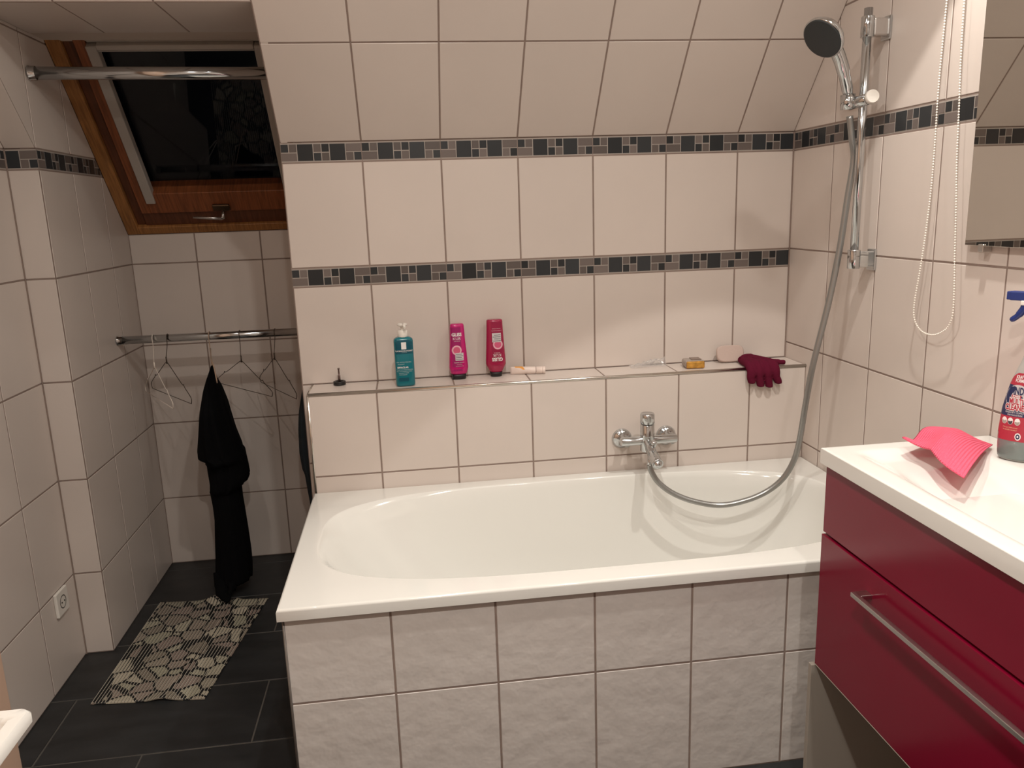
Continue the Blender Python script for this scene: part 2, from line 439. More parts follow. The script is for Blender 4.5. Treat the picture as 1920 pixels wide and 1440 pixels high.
for sa, sb, dz in prof:
    # the head end (left) slopes more than the foot end
    sh = 0.10*dz/0.418
    ring(lambda q: sup(cx+sh, cy, A*sa-sh*0.9, B*sb, 3.0 if dz < 0.3 else 2.6, q), ZR-dz)
for i in range(len(rings)-1):
    for j in range(N):
        f = bm.faces.new((rings[i][j], rings[i][(j+1) % N], rings[i+1][(j+1) % N], rings[i+1][j])); f.smooth = True
bm.faces.new(rings[-1][::-1]).smooth = True
shell = fin('tub_shell', bm, M_enamel, tub)
mod_edge(shell, 60); wn = shell.modifiers.new('weighted', 'WEIGHTED_NORMAL'); wn.weight = 80
bm = bmesh.new(); lathe(bm, [(0.001, 0.004), (0.030, 0.004), (0.034, 0.0)], (-0.72, -0.542, ZR-0.418), n=24, cap=False)
fin('drain', bm, M_chrome, tub)
# tiled apron
AP = -0.932
TMR = [M_grout, M_tile_rough, M_mdark, M_mgrey]
bm = bmesh.new()
tiled(bm, (0, AP, 0), X, Z, -Y, [-1.680, -1.4310, -1.1800, -0.9350, -0.6860, -0.4350, -0.185, 0.0], [0.0, 0.325, 0.549], th=0.02)
tiled(bm, (-1.680, 0, 0), -Y, Z, -X, [0.0, 0.20, 0.452, 0.704, -AP-0.004], [0.0, 0.325, 0.549], th=0.02)
apron = struct(fin('wall_apron', bm, TMR, fixn=False))
bm = bmesh.new(); tube(bm, [(-1.6785, AP+0.0015, 0), (-1.6785, AP+0.0015, 0.549)], 0.0035, 8)
struct(fin('trim_3', bm, mat('dark_profile', (0.16, 0.14, 0.125, 1), rough=0.45, metal=0.3)))

# ================================================================ bath mixer tap
tap = thing('bath_mixer_tap', 'chrome bath mixer tap on the tiled front of the ledge', 'tap', (-0.585, LY, 0.70))
for k, ex in enumerate((-0.654, -0.499)):
    bm = bmesh.new(); lathe(bm, [(0.034, 0), (0.034, 0.004), (0.028, 0.012), (0.014, 0.017), (0.012, 0.07)], (ex, LY, 0.693), (0, -1, 0), 32)
    fin('escutcheon', bm, M_chrome, tap)
bm = bmesh.new(); lathe(bm, [(0.0135, 0), (0.0150, 0.002), (0.0150, 0.188), (0.0135, 0.190)], (-0.676, -0.227, 0.702), (1, 0, 0), 28)
fin('mixer_bar', bm, M_chrome, tap)
bm = bmesh.new(); lathe(bm, [(0.020, 0), (0.0235, 0.003), (0.0235, 0.092), (0.022, 0.0935)], (-0.586, -0.227, 0.664), (0, 0, 1), 32)
fin('mixer_body', bm, M_chrome, tap)
bm = bmesh.new(); lathe(bm, [(0.022, 0), (0.0240, 0.001), (0.0240, 0.030), (0.0215, 0.034), (0.001, 0.0345)], (-0.586, -0.227, 0.760), (0, 0, 1), 32)
kn = fin('lever_cap', bm, M_chrome, tap)
bm = bmesh.new(); bx(bm, -0.5905, -0.5815, -0.256, -0.248, 0.766, 0.788, 0.002)
fin('lever', bm, M_chrome, kn)
bm = bmesh.new()
tube(bm, spline([(-0.590, -0.235, 0.702), (-0.590, -0.262, 0.690), (-0.589, -0.295, 0.672), (-0.588, -0.325, 0.662), (-0.587, -0.345, 0.655)], 5), [0.0140]*6+[0.0160]*5+[0.0180]*6+[0.0185]*4, 16)
tube(bm, spline([(-0.596, -0.290, 0.672), (-0.599, -0.298, 0.655), (-0.600, -0.300, 0.640)], 4), 0.0085, 12)
fin('spout', bm, M_chrome, tap, smooth=False)
bm = bmesh.new(); lathe(bm, [(0.014, 0), (0.0155, 0.002), (0.0155, 0.016), (0.012, 0.018)], (-0.587, -0.338, 0.662), (0.02, -0.45, -0.88), 24)
fin('aerator', bm, M_chrome, tap)
bm = bmesh.new(); lathe(bm, [(0.008, 0), (0.010, 0.003), (0.010, 0.016), (0.0085, 0.018)], (-0.580, -0.272, 0.694), (0.1, -0.25, 0.95), 20)
fin('diverter_knob', bm, M_chrome, tap)

# ================================================================ shower hose, rail and hand shower
HOSE = [(-0.083, -0.487, 1.690), (-0.0715, -0.485, 1.63), (-0.058, -0.478, 1.571), (-0.064, -0.468, 1.467), (-0.076, -0.46, 1.314), (-0.099, -0.455, 1.157), (-0.134, -0.45, 0.979), (-0.148, -0.44, 0.844), (-0.155, -0.43, 0.739), (-0.165, -0.42, 0.666), (-0.193, -0.41, 0.603), (-0.24, -0.4, 0.558), (-0.306, -0.39, 0.528), (-0.387, -0.37, 0.51), (-0.469, -0.35, 0.523), (-0.531, -0.33, 0.548), (-0.574, -0.315, 0.582), (-0.595, -0.305, 0.617), (-0.600, -0.300, 0.641)]
bm = bmesh.new(); tube(bm, spline(HOSE, 8), 0.0092, 14)
hose = fin('shower_hose', bm, mat('metallic_grey_hose', (0.33, 0.33, 0.32, 1), rough=0.28, metal=0.75, spec=0.6), None, loc=(-0.387, -0.37, 0.51))
tag(hose, 'long grey shower hose looping over the bathtub from the tap to the hand shower', 'hose')
bm = bmesh.new(); 
rail = thing('shower_rail', 'vertical chrome shower rail mounted on the right tiled wall', 'shower rail', (0, -0.51, 1.29))
bm = bmesh.new(); tube(bm, [(-0.060, -0.512, 1.268), (-0.060, -0.512, 1.966)], 0.0115, 20); fin('rail_bar', bm, M_chrome, rail)
M_acryl = mat('clear_acrylic', (0.80, 0.80, 0.78, 1), rough=0.08, trans=0.85, ior=1.2)
for z0, mm in ((1.262, M_acryl), (1.888, M_chrome)):
    bm = bmesh.new(); bx(bm, -0.048, -0.002, -0.526, -0.497, z0+0.006, z0+0.052, 0.004); br = fin('rail_bracket', bm, M_acryl if z0 < 1.5 else mat('satin_cap', (0.50, 0.46, 0.43, 1), rough=0.25, metal=0.7), rail)
    bm = bmesh.new(); lathe(bm, [(0.0165, 0), (0.0175, 0.001), (0.0175, 0.052), (0.0165, 0.054)], (-0.060, -0.512, z0+0.003), (0, 0, 1), 28); fin('bracket_sleeve', bm, M_chrome, br)
    bm = bmesh.new(); bx(bm, -0.008, -0.001, -0.532, -0.491, z0-0.004, z0+0.058, 0.003); fin('wall_cap', bm, M_chrome, br)
bm = bmesh.new(); lathe(bm, [(0.014, 0), (0.016, 0.002), (0.016, 0.062), (0.014, 0.064)], (-0.082, -0.478, 1.722), (0.30, -0.92, 0.10), 24)
lathe(bm, [(0.0205, 0), (0.0205, 0.040)], (-0.088, -0.486, 1.708), (-0.10, -0.05, 1), 24)
sl = fin('slider', bm, M_chrome, rail)
bm = bmesh.new(); lathe(bm, [(0.015, 0), (0.0185, 0.002), (0.0185, 0.012), (0.016, 0.016)], (-0.058, -0.545, 1.732), (-0.15, -0.97, 0.06), 28)
fin('clamp_knob', bm, M_whitep, sl)
hs = thing('hand_shower', 'chrome hand shower with a dark round spray face in the rail holder', 'shower head', (-0.087, -0.486, 1.73))
HC = V((-0.212, -0.560, 1.882)); HN = V((-0.73, -0.27, -0.62)).normalized()
bm = bmesh.new()
tube(bm, spline([(-0.084, -0.487, 1.712), (-0.092, -0.490, 1.745), (-0.112, -0.502, 1.790), (-0.137, -0.518, 1.832), (-0.172, -0.540, 1.872)], 5),
     [0.0125]*3+[0.0135]*4+[0.0155]*5+[0.0175]*4+[0.0180]*3+[0.017]*2, 18)
fin('grip', bm, M_chrome, hs)
bm = bmesh.new(); lathe(bm, [(0.008, -0.036), (0.028, -0.031), (0.048, -0.019), (0.0575, -0.004), (0.058, 0.003), (0.0555, 0.0055)], HC, HN, 48)
fin('head', bm, M_chrome, hs)
bm = bmesh.new(); lathe(bm, [(0.0545, 0.0040), (0.0545, 0.0068), (0.051, 0.0080), (0.001, 0.0085)], HC, HN, 48)
fin('spray_face', bm, mat('dark_rubber', (0.030, 0.034, 0.036, 1), rough=0.5, bump=0.4, bscale=320, bdist=0.001), hs)['label'] = 'dark round spray face'

# ================================================================ bead chain
CH = [(-0.028, -0.803, 2.495), (-0.028, -0.797, 2.15), (-0.028, -0.791, 1.918), (-0.028, -0.788, 1.824), (-0.028, -0.786, 1.726), (-0.028, -0.789, 1.576), (-0.028, -0.788, 1.473), (-0.028, -0.78, 1.367), (-0.028, -0.77, 1.279), (-0.028, -0.757, 1.187), (-0.028, -0.764, 1.146), (-0.028, -0.789, 1.124), (-0.028, -0.818, 1.117), (-0.028, -0.847, 1.119), (-0.028, -0.874, 1.13), (-0.028, -0.896, 1.147), (-0.028, -0.908, 1.178), (-0.028, -0.905, 1.243), (-0.028, -0.897, 1.319), (-0.028, -0.888, 1.42), (-0.028, -0.875, 1.545), (-0.028, -0.867, 1.667), (-0.028, -0.858, 1.786), (-0.028, -0.854, 1.903), (-0.028, -0.85, 2.15), (-0.028, -0.848, 2.495)]
pts = spline(CH, 10)
bm = bmesh.new(); tube(bm, pts, 0.0007, 5)
acc = 0.0; last = pts[0]; beads = [pts[0]]
for p in pts[1:]:
    seg = (p-last).length; d0 = 0.0
    while acc+(seg-d0) >= 0.0065:
        d0 += 0.0065-acc; acc = 0.0; beads.append(last+(p-last)*(d0/seg))
    acc += seg-d0; last = p
for b in beads:
    r = bmesh.ops.create_icosphere(bm, subdivisions=2, radius=0.0024, matrix=Matrix.Translation(b))
    for v in r['verts']:
        for f in v.link_faces: f.smooth = True
ch = fin('bead_chain', bm, mat('white_bead', (0.85, 0.80, 0.72, 1), rough=0.3), None, loc=(-0.028, -0.83, 1.12))
tag(ch, 'white bead pull chain hanging in a loop left of the mirror', 'chain')

# ================================================================ mirror
mr_ = thing('mirror', 'frameless wall mirror hung above the washstand', 'mirror', (0, -1.6, 1.346))
bm = bmesh.new(); bx(bm, -0.020, -0.014, -2.32, -0.918, 1.346, 2.25, 0.001, 1); fin('mirror_glass', bm, M_mirror, mr_)
bm = bmesh.new(); bx(bm, -0.0135, -0.001, -2.30, -0.940, 1.37, 2.22); fin('backing_board', bm, M_greyc, mr_)
bm = bmesh.new(); bx(bm, -0.024, -0.001, -0.985, -0.968, 1.332, 1.350, 0.001, 1); fin('mirror_clip', bm, M_alu, mr_)
bm = bmesh.new(); bx(bm, -0.024, -0.001, -2.24, -2.223, 1.332, 1.350, 0.001, 1); fin('mirror_clip', bm, M_alu, mr_)

# ================================================================ washstand
van = thing('washstand', 'glossy dark red washstand with two drawers and a white basin top', 'washstand', (-0.2, -1.6, 0))
VX, VY0, VY1 = -0.410, -1.040, -2.10
bm = bmesh.new(); bx(bm, VX+0.020, -0.002, VY1+0.003, VY0-0.004, 0.360, 0.866); carc = fin('carcass', bm, M_greyc, van)
bm = bmesh.new(); bx(bm, VX, VX+0.018, VY1, VY0, 0.702, 0.862, 0.0012, 2); fin('drawer', bm, M_red, van)
bm = bmesh.new(); bx(bm, VX-0.003, VX+0.018, VY1, VY0, 0.357, 0.696, 0.0012, 2); dr = fin('drawer', bm, M_red, van)
bm = bmesh.new(); bx(bm, VX-0.002, VX+0.018, VY1, VY0-0.002, 0.3545, 0.3570); fin('drawer_edge', bm, M_whitep, dr)
bm = bmesh.new(); bx(bm, VX-0.040, VX-0.028, -2.02, -1.232, 0.637, 0.647, 0.001, 1)
for yy in (-1.248, -2.004): bx(bm, VX-0.030, VX-0.002, yy-0.006, yy+0.016, 0.637, 0.647, 0.0005, 1)
fin('bar_handle', bm, M_alu, dr)
# lower plinth cabinet, set back under the drawers
bm = bmesh.new(); bx(bm, -0.421, -0.002, -1.040, -1.026, 0.0, 0.3525, 0.001)
fin('plinth_panel', bm, M_greyc, van)
# basin top: height field
CT = 0.905
def sm(t): t = max(0, min(1, t)); return t*t*(3-2*t)
def toph(x, y):
    # distance inside the bowl outline
    fx0 = sm((x-(-0.375))/0.055); fx1 = sm((-0.105-x)/0.05)
    y0 = -1.075
    t = (y0-y)
    fy0 = 0.16*sm(t/0.04)+0.84*sm((t-0.10)/0.42)
    fy1 = sm((y-(-2.04))/0.3)
    return -0.105*min(fx0, 1)*fx1*fy0*fy1
bm = bmesh.new(); NX, NY = 44, 100
x0, x1, y0, y1 = VX-0.012, -0.001, VY1-0.01, -1.030
gr = []
for i in range(NX+1):
    row = []
    for j in range(NY+1):
        x = x0+(0 if i == 0 else 0.0025 if i == 1 else 0.006+(x1-x0-0.006)*(i-2)/(NX-2)); y = y1-(0 if j == 0 else 0.0025 if j == 1 else 0.006+(y1-y0-0.006)*(j-2)/(NY-2))
        z = CT+toph(x, y)
        if i == 0 or j == 0: z -= 0.0025
        elif i == 1 or j == 1: z -= 0.0006
        row.append(bm.verts.new((x, y, z)))
    gr.append(row)
for i in range(NX):
    for j in range(NY):
        f = bm.faces.new((gr[i][j], gr[i][j+1], gr[i+1][j+1], gr[i+1][j])); f.smooth = True
# shape edge rounding: insert lip ring
lip = [gr[0][j] for j in range(NY, -1, -1)]+[gr[i][0] for i in range(1, NX+1)]
low = [bm.verts.new((v.co.x, v.co.y, CT-0.036)) for v in lip]
low2 = [bm.verts.new((max(v.co.x+0.02, v.co.x), v.co.y, CT-0.036)) for v in lip]
for k in range(len(lip)-1):
    bm.faces.new((lip[k], lip[k+1], low[k+1], low[k]))
bot = [bm.verts.new(p) for p in ((x0, y0, CT-0.036), (x1, y0, CT-0.036), (x1, y1, CT-0.036), (x0, y1, CT-0.036))]
bm.faces.new(bot)
top = fin('basin_top', bm, M_ceramic, van)
mod_edge(top, 60); wn = top.modifiers.new('weighted', 'WEIGHTED_NORMAL'); wn.weight = 80
bm = bmesh.new(); lathe(bm, [(0.001, 0.004), (0.020, 0.004), (0.024, 0.0)], (-0.24, -1.70, CT+toph(-0.24, -1.70)), n=24, cap=False)
fin('basin_drain', bm, M_chrome, van)

# ================================================================ wash basin at the left
wbs = thing('wash_basin', 'white ceramic wash basin corner in front of the peach wall', 'basin', (-2.444, -1.9, 0.66))
bm = bmesh.new(); ZB = 0.80
def rr(cx, cy, hx, hy, r, k, z):
    r = min(r, hx*0.95, hy*0.95); c4 = k//16; q = math.pi/2*(c4+(k % 16)/15)
    sx_, sy_ = ((1, 1), (-1, 1), (-1, -1), (1, -1))[c4]
    return bm.verts.new((cx+sx_*(hx-r)+r*math.cos(q), cy+sy_*(hy-r)+r*math.sin(q), z))
rg = []
bcx, bcy = -2.172, -1.90
for hx, hy, z in ((0.12, 0.14, 0.66), (0.17, 0.19, 0.70), (0.225, 0.255, ZB-0.035), (0.262, 0.297, ZB-0.024), (0.270, 0.306, ZB-0.018), (0.270, 0.306, ZB-0.006), (0.266, 0.302, ZB), (0.249, 0.285, ZB), (0.245, 0.281, ZB-0.006), (0.235, 0.270, ZB-0.05), (0.19, 0.22, ZB-0.09), (0.12, 0.14, ZB-0.11), (0.02, 0.02, ZB-0.115)):
    rg.append([rr(bcx, bcy, hx, hy, 0.012 if hx > 0.2 else 0.06, k, z) for k in range(64)])
for i in range(len(rg)-1):
    for j in range(64):
        bm.faces.new((rg[i][j], rg[i][(j+1) % 64], rg[i+1][(j+1) % 64], rg[i+1][j])).smooth = True
bm.faces.new(rg[0][::-1]); bm.faces.new(rg[-1])
mod_edge(fin('basin_bowl', bm, M_ceramic, wbs), 50)
bm = bmesh.new(); bx(bm, -2.443, -2.36, -1.97, -1.83, 0.60, 0.74, 0.01); fin('basin_bracket', bm, M_ceramic, wbs)

# ================================================================ ceiling lamps (outside the picture, seen in reflections)
for k, (lx_, ly_, ps, cone, pa) in enumerate(LAMPS):
    where = ['above the washstand', 'above the middle of the bathtub front', 'in front of the window recess', 'behind on the right', 'behind on the left'][k]
    t = thing('ceiling_lamp', 'small round recessed ceiling lamp '+where, 'lamp', (lx_, ly_, CEIL), 'recessed ceiling lamps')
    bm = bmesh.new(); lathe(bm, [(0.034, 0.0), (0.044, 0.0), (0.044, -0.004), (0.036, -0.006), (0.034, -0.004)], (lx_, ly_, CEIL), n=32, cap=False); fin('lamp_ring', bm, M_alu, t)
    bm = bmesh.new(); lathe(bm, [(0.033, -0.001), (0.033, -0.003), (0.001, -0.003)], (lx_, ly_, CEIL), n=32, cap=False); fin('lamp_lens', bm, mat('lamp_glow', (1, 1, 1, 1), emit=((1.0, 0.86, 0.72, 1), 12.0)), t)

# ================================================================ rods in the recess
def rod(name, label, p0, p1, r):
    t = thing(name, label, 'rod', p0)
    bm = bmesh.new(); tube(bm, [p0, p1], r, 24); fin('tube', bm, M_chrome, t)
    d = (V(p1)-V(p0)).normalized()
    for p, s in ((p0, 1), (p1, -1)):
        bm = bmesh.new(); lathe(bm, [(r+0.0035, 0), (r+0.0035, 0.003), (r+0.0015, 0.004), (r+0.0015, 0.02)], p, d*s, 24); fin('end_socket', bm, M_chrome, t)
RZ = 1.031
rod('clothes_rod', 'chrome clothes rail across the recess carrying the wire hangers', (XA+0.001, 0.44, RZ), (NR-0.001, 0.44, RZ), 0.0150)
rod('curtain_rod', 'upper chrome rod across the recess in front of the roof window', (XA+0.001, 0.032, 1.915), (NR-0.001, 0.09, 1.915), 0.0190)

# ================================================================ wire hangers
M_wire = mat('dark_wire', (0.10, 0.075, 0.06, 1), rough=0.35, metal=0.6)
M_wirew = mat('white_wire', (0.85, 0.76, 0.68, 1), rough=0.4)
def hanger(label, m, nx, nz, ph, h, d, hookx, rw=0.0014):
    N_ = V((nx, 0.44, nz)); e_ = V((math.cos(ph), math.sin(ph), 0))
    bm = bmesh.new(); R_ = 0.0150+rw
    hk = []
    for q in [math.radians(a) for a in range(-60, 181, 20)]:
        hk.append(V((hookx, 0.44+R_*1.02*math.cos(q)*1.0, RZ+R_*1.02*math.sin(q))))
    # hook end curls in front of the rod and comes down behind it to the neck
    pts_ = hk+[V((hookx, 0.44-R_*0.9, RZ-0.012)), V((hookx*0.6+nx*0.4, 0.436, RZ-0.035)), V((nx, 0.44, nz+0.02)), N_]
    tube(bm, spline(pts_, 3), rw, 6)
    L_ = N_-e_*d-Z*(h*0.80); R2 = N_+e_*d-Z*(h*0.80)
    L3 = L_+V((0, 0, -0.2*h)); R3 = R2+V((0, 0, -0.2*h))
    def shoulder(s):
        return [N_-Z*0.0, N_+e_*s*0.018-Z*0.004, N_+e_*s*d*0.62-Z*h*0.50, N_+e_*s*d*0.70-Z*h*0.50, N_+e_*s*d*0.74-Z*h*0.58, N_+e_*s*d*0.97-Z*h*0.80, N_+e_*s*d-Z*h*0.9, N_+e_*s*d*0.97-Z*h]
    tube(bm, spline(shoulder(-1), 3), rw, 6); tube(bm, spline(shoulder(1), 3), rw, 6)
    tube(bm, [N_-e_*d*0.97-Z*h, N_+e_*d*0.97-Z*h], rw, 6)
    tube(bm, [N_+Z*0.022, N_-Z*0.004], rw*1.9, 8)
    o = fin('wire_hanger', bm, m, None, smooth=True, loc=N_)
    return tag(o, label, 'hanger', 'wire hangers on the recess rail')
hanger('pale wire hanger at the left end of the recess rail', M_wirew, -2.320, 0.920, -1.045, 0.125, 0.202, -2.311)
hanger('dark wire hanger between the pale hanger and the black dress', M_wire, -2.274, 0.938, -0.956, 0.130, 0.210, -2.259)
hanger('dark wire hanger just right of the black dress', M_wire, -1.999, 0.927, -0.884, 0.112, 0.210, -1.994)
hanger('dark wire hanger partly hidden by the tiled wall edge', M_wire, -1.874, 0.930, -1.085, 0.125, 0.210, -1.862)

# ================================================================ garments
def smoothnoise(a, seed):
    return math.sin(a*3+seed)*0.5+math.sin(a*7+seed*2.1)*0.3+math.sin(a*13+seed*0.7)*0.2
M_dress = mat('black_fabric', (0.0035, 0.0035, 0.004, 1), rough=0.95, spec=0.1, bump=0.3, bscale=200, bdist=0.001)
prof = [(0.921, -2.107, -2.101), (0.895, -2.117, -2.099), (0.869, -2.128, -2.097), (0.832, -2.142, -2.082), (0.738, -2.166, -2.062), (0.660, -2.182, -2.046), (0.600, -2.196, -2.028), (0.585, -2.196, -2.026), (0.574, -2.168, -2.020), (0.509, -2.168, -2.012), (0.475, -2.166, -2.010), (0.452, -2.165, -2.022), (0.435, -2.166, -2.048), (0.378, -2.161, -2.048), (0.322, -2.161, -2.045), (0.242, -2.169, -2.041), (0.151, -2.177, -2.038), (0.090, -2.184, -2.039), (0.040, -2.180, -2.045)]
def lerp_prof(pr, z):
    for i in range(len(pr)-1):
        if pr[i][0] >= z >= pr[i+1][0]:
            t = (pr[i][0]-z)/max(1e-6, pr[i][0]-pr[i+1][0]); return tuple(pr[i][k]*(1-t)+pr[i+1][k]*t for k in (1, 2))
    return pr[-1][1:]
dress = thing('black_dress', 'long black dress hanging from the rail down to the bath mat', 'dress', (-2.10, 0.42, 0.92))
bm = bmesh.new(); rg = []; n = 72
zs = [0.921-0.012*i for i in range(74)]
for iz, z in enumerate(zs):
    a, b = lerp_prof(prof, z); c = (a+b)/2; hw = (b-a)/2
    dep = min(0.165, 0.02+(0.921-z)*0.9) if z > 0.56 else (0.125 if z > 0.44 else 0.105)
    hw2 = max(0.003, math.sqrt(max(1e-5, hw*hw-(0.20*dep*hw/0.085)**2 if hw < 0.09 else hw*hw*0.85)))
    vs = []
    for k in range(n):
        q = 2*math.pi*k/n
        fold = 1+0.10*smoothnoise(q*1.5, 1.3+0.4*math.sin(z*5))*min(1, (0.921-z)*4)
        vs.append(bm.verts.new((c+hw2*math.cos(q)*fold, 0.42+dep*math.sin(q)*fold*0.9, z)))
    rg.append(vs)
for i in range(len(rg)-1):
    for j in range(n): bm.faces.new((rg[i][j], rg[i][(j+1) % n], rg[i+1][(j+1) % n], rg[i+1][j])).smooth = True
bm.faces.new(rg[0][::-1]); bm.faces.new(rg[-1])
fin('dress_body', bm, M_dress, dress)
bm = bmesh.new()
tube(bm, spline([(-2.150, 0.36, 0.10), (-2.145, 0.335, 0.055), (-2.138, 0.31, 0.030), (-2.120, 0.285, 0.022), (-2.106, 0.262, 0.020)], 5), [0.026]*6+[0.024]*5+[0.018]*5+[0.012]*4+[0.006], 12, flat=0.7)
tube(bm, spline([(-2.11, 0.37, 0.10), (-2.105, 0.345, 0.05), (-2.112, 0.31, 0.026), (-2.110, 0.28, 0.020)], 5), [0.024]*8+[0.012]*8, 12, flat=0.7)
fin('sash', bm, M_dress, dress, smooth=True)
# small pale hanger of the dress
bm = bmesh.new()
hk = [V((-2.106, 0.44+0.0172*math.cos(q), RZ+0.0172*math.sin(q))) for q in [math.radians(a) for a in range(-60, 181, 20)]]
tube(bm, spline(hk+[V((-2.106, 0.425, RZ-0.02)), V((-2.105, 0.42, 0.93)), V((-2.103, 0.42, 0.86))], 3), 0.0020, 8)
tube(bm, spline([(-2.103, 0.42, 0.985), (-2.092, 0.37, 0.975), (-2.072, 0.29, 0.965), (-2.056, 0.250, 0.941), (-2.051, 0.248, 0.885)], 4), 0.0024, 8)
hg = fin('slim_hanger', bm, mat('beige_plastic', (0.42, 0.30, 0.22, 1), rough=0.4), None, smooth=True, loc=(-2.105, 0.42, 0.93))
tag(hg, 'slim beige hanger holding the long black dress', 'hanger')
# slate coloured garment, mostly behind the wall edge
prof2 = [(0.865, -1.763, -1.753), (0.826, -1.775, -1.74), (0.748, -1.796, -1.72), (0.663, -1.809, -1.71), (0.576, -1.815, -1.70), (0.51, -1.809, -1.70), (0.498, -1.801, -1.70), (0.442, -1.796, -1.70), (0.374, -1.789, -1.70), (0.30, -1.781, -1.70)]
bm = bmesh.new(); rg = []; n = 56
for iz in range(46):
    z = 0.865-0.0125*iz; a, b = lerp_prof(prof2, z); c = (a+b)/2; hw = (b-a)/2
    dep = min(0.15, 0.02+(0.865-z)*0.9); hw2 = math.sqrt(max(1e-5, hw*hw*0.72))
    rg.append([bm.verts.new((c+hw2*math.cos(q)*(1+0.06*smoothnoise(q*1.5, 2.2)), 0.42+dep*math.sin(q)*(1+0.06*smoothnoise(q*2, z*3)), z)) for q in [2*math.pi*k/n for k in range(n)]])
for i in range(len(rg)-1):
    for j in range(n): bm.faces.new((rg[i][j], rg[i][(j+1) % n], rg[i+1][(j+1) % n], rg[i+1][j])).smooth = True
bm.faces.new(rg[0][::-1]); bm.faces.new(rg[-1])
gm = thing('slate_garment', 'dark slate blue garment hanging beside the bathtub corner', 'garment', (-1.757, 0.42, 0.865))
fin('garment_body', bm, mat('slate_fabric', (0.028, 0.036, 0.042, 1), rough=0.95, spec=0.1), gm)
bm = bmesh.new(); tube(bm, spline([(-1.757, 0.44+0.0175, RZ-0.004), (-1.757, 0.44, RZ+0.0175), (-1.757, 0.4225, RZ), (-1.757, 0.42, 0.95), (-1.757, 0.42, 0.85)], 4), 0.0018, 8)
fin('loop', bm, M_wire, gm, smooth=True)

# ================================================================ bath mat
c00, c10, c11, c01 = V((-2.402, -0.322, 0)), V((-2.050, -0.358, 0)), V((-1.962, 0.290, 0)), V((-2.384, 0.338, 0))
NT = 42
mm = bpy.data.materials.new('pebble_print'); mm.use_nodes = True
nt = mm.node_tree; L = nt.links; b = nt.nodes['Principled BSDF']; b.inputs['Roughness'].default_value = 0.55
tc = nt.nodes.new('ShaderNodeTexCoord')
def voro(feature, scale):
    v = nt.nodes.new('ShaderNodeTexVoronoi'); v.feature = feature; v.inputs['Scale'].default_value = scale; v.inputs['Randomness'].default_value = 0.85
    L.new(nz.outputs['Vector'], v.inputs['Vector']); return v
noi = nt.nodes.new('ShaderNodeTexNoise'); noi.inputs['Scale'].default_value = 14; L.new(tc.outputs['Object'], noi.inputs['Vector'])
nz = nt.nodes.new('ShaderNodeVectorMath'); nz.operation = 'MULTIPLY_ADD'
L.new(noi.outputs['Color'], nz.inputs[0]); nz.inputs[1].default_value = (0.03, 0.03, 0); L.new(tc.outputs['Object'], nz.inputs[2])
ve = voro('DISTANCE_TO_EDGE', 15); vc = voro('F1', 15)
rp = nt.nodes.new('ShaderNodeValToRGB'); rp.color_ramp.elements[0].color = srgb(120, 112, 98); rp.color_ramp.elements[1].color = srgb(176, 166, 148)
e_ = rp.color_ramp.elements.new(0.55); e_.color = srgb(150, 146, 126)
e_ = rp.color_ramp.elements.new(0.3); e_.color = srgb(138, 120, 112)
sp = nt.nodes.new('ShaderNodeSeparateColor'); L.new(vc.outputs['Color'], sp.inputs['Color']); L.new(sp.outputs['Red'], rp.inputs['Fac'])
mth = nt.nodes.new('ShaderNodeMath'); mth.operation = 'GREATER_THAN'; mth.inputs[1].default_value = 0.065
L.new(ve.outputs['Distance'], mth.inputs[0])
mx = nt.nodes.new('ShaderNodeMix'); mx.data_type = 'RGBA'; mx.inputs['A'].default_value = (0.006, 0.006, 0.006, 1)
L.new(mth.outputs[0], mx.inputs['Factor']); L.new(rp.outputs['Color'], mx.inputs['B']); L.new(mx.outputs['Result'], b.inputs['Base Color'])
bm = bmesh.new(); NU = 60; NT = 34
def matz(s, t):
    z = 0.0025
    z += 0.006*math.exp(-((s-0.62-0.10*t)/0.03)**2)*min(1, t*4)
    z += 0.010*math.exp(-((s-0.62)/0.10)**2)*math.exp(-(t/0.04)**2)
    z += 0.022*math.exp(-((s-0.52)/0.09)**2)*math.exp(-((1-t)/0.09)**2)
    z += 0.010*math.exp(-((s-0.85)/0.10)**2)*math.exp(-((t-0.86)/0.04)**2)
    return z
def matp(s, t):
    p = (c00*(1-s)+c10*s)*(1-t)+(c01*(1-s)+c11*s)*t; p.z = matz(s, t); return p
for k in range(NT):
    s = (k+0.5)/NT; wd = 0.34/NT/0.35
    tube(bm, [matp(s, j/NU) for j in range(NU+1)], 0.0044, 8, flat=0.42)
    r0 = len(bm.faces)
    tube(bm, [matp(s-0.0030/0.35, j/NU)+Z*0.0014 for j in range(NU+1)], 0.0010, 6)
    bm.faces.ensure_lookup_table()
    for f in bm.faces[r0:]: f.material_index = 1
for j in range(0, NU+1, 4):
    tube(bm, [matp(q/30, j/NU)-Z*0.001 for q in range(31)], 0.0012, 4)
mt = fin('bath_mat', bm, [mm, mat('cream_rib', (0.52, 0.48, 0.40, 1), rough=0.5)], None, loc=(-2.2, -0.01, 0))
tag(mt, 'ribbed bath mat with a grey pebble print on the dark floor', 'bath mat')

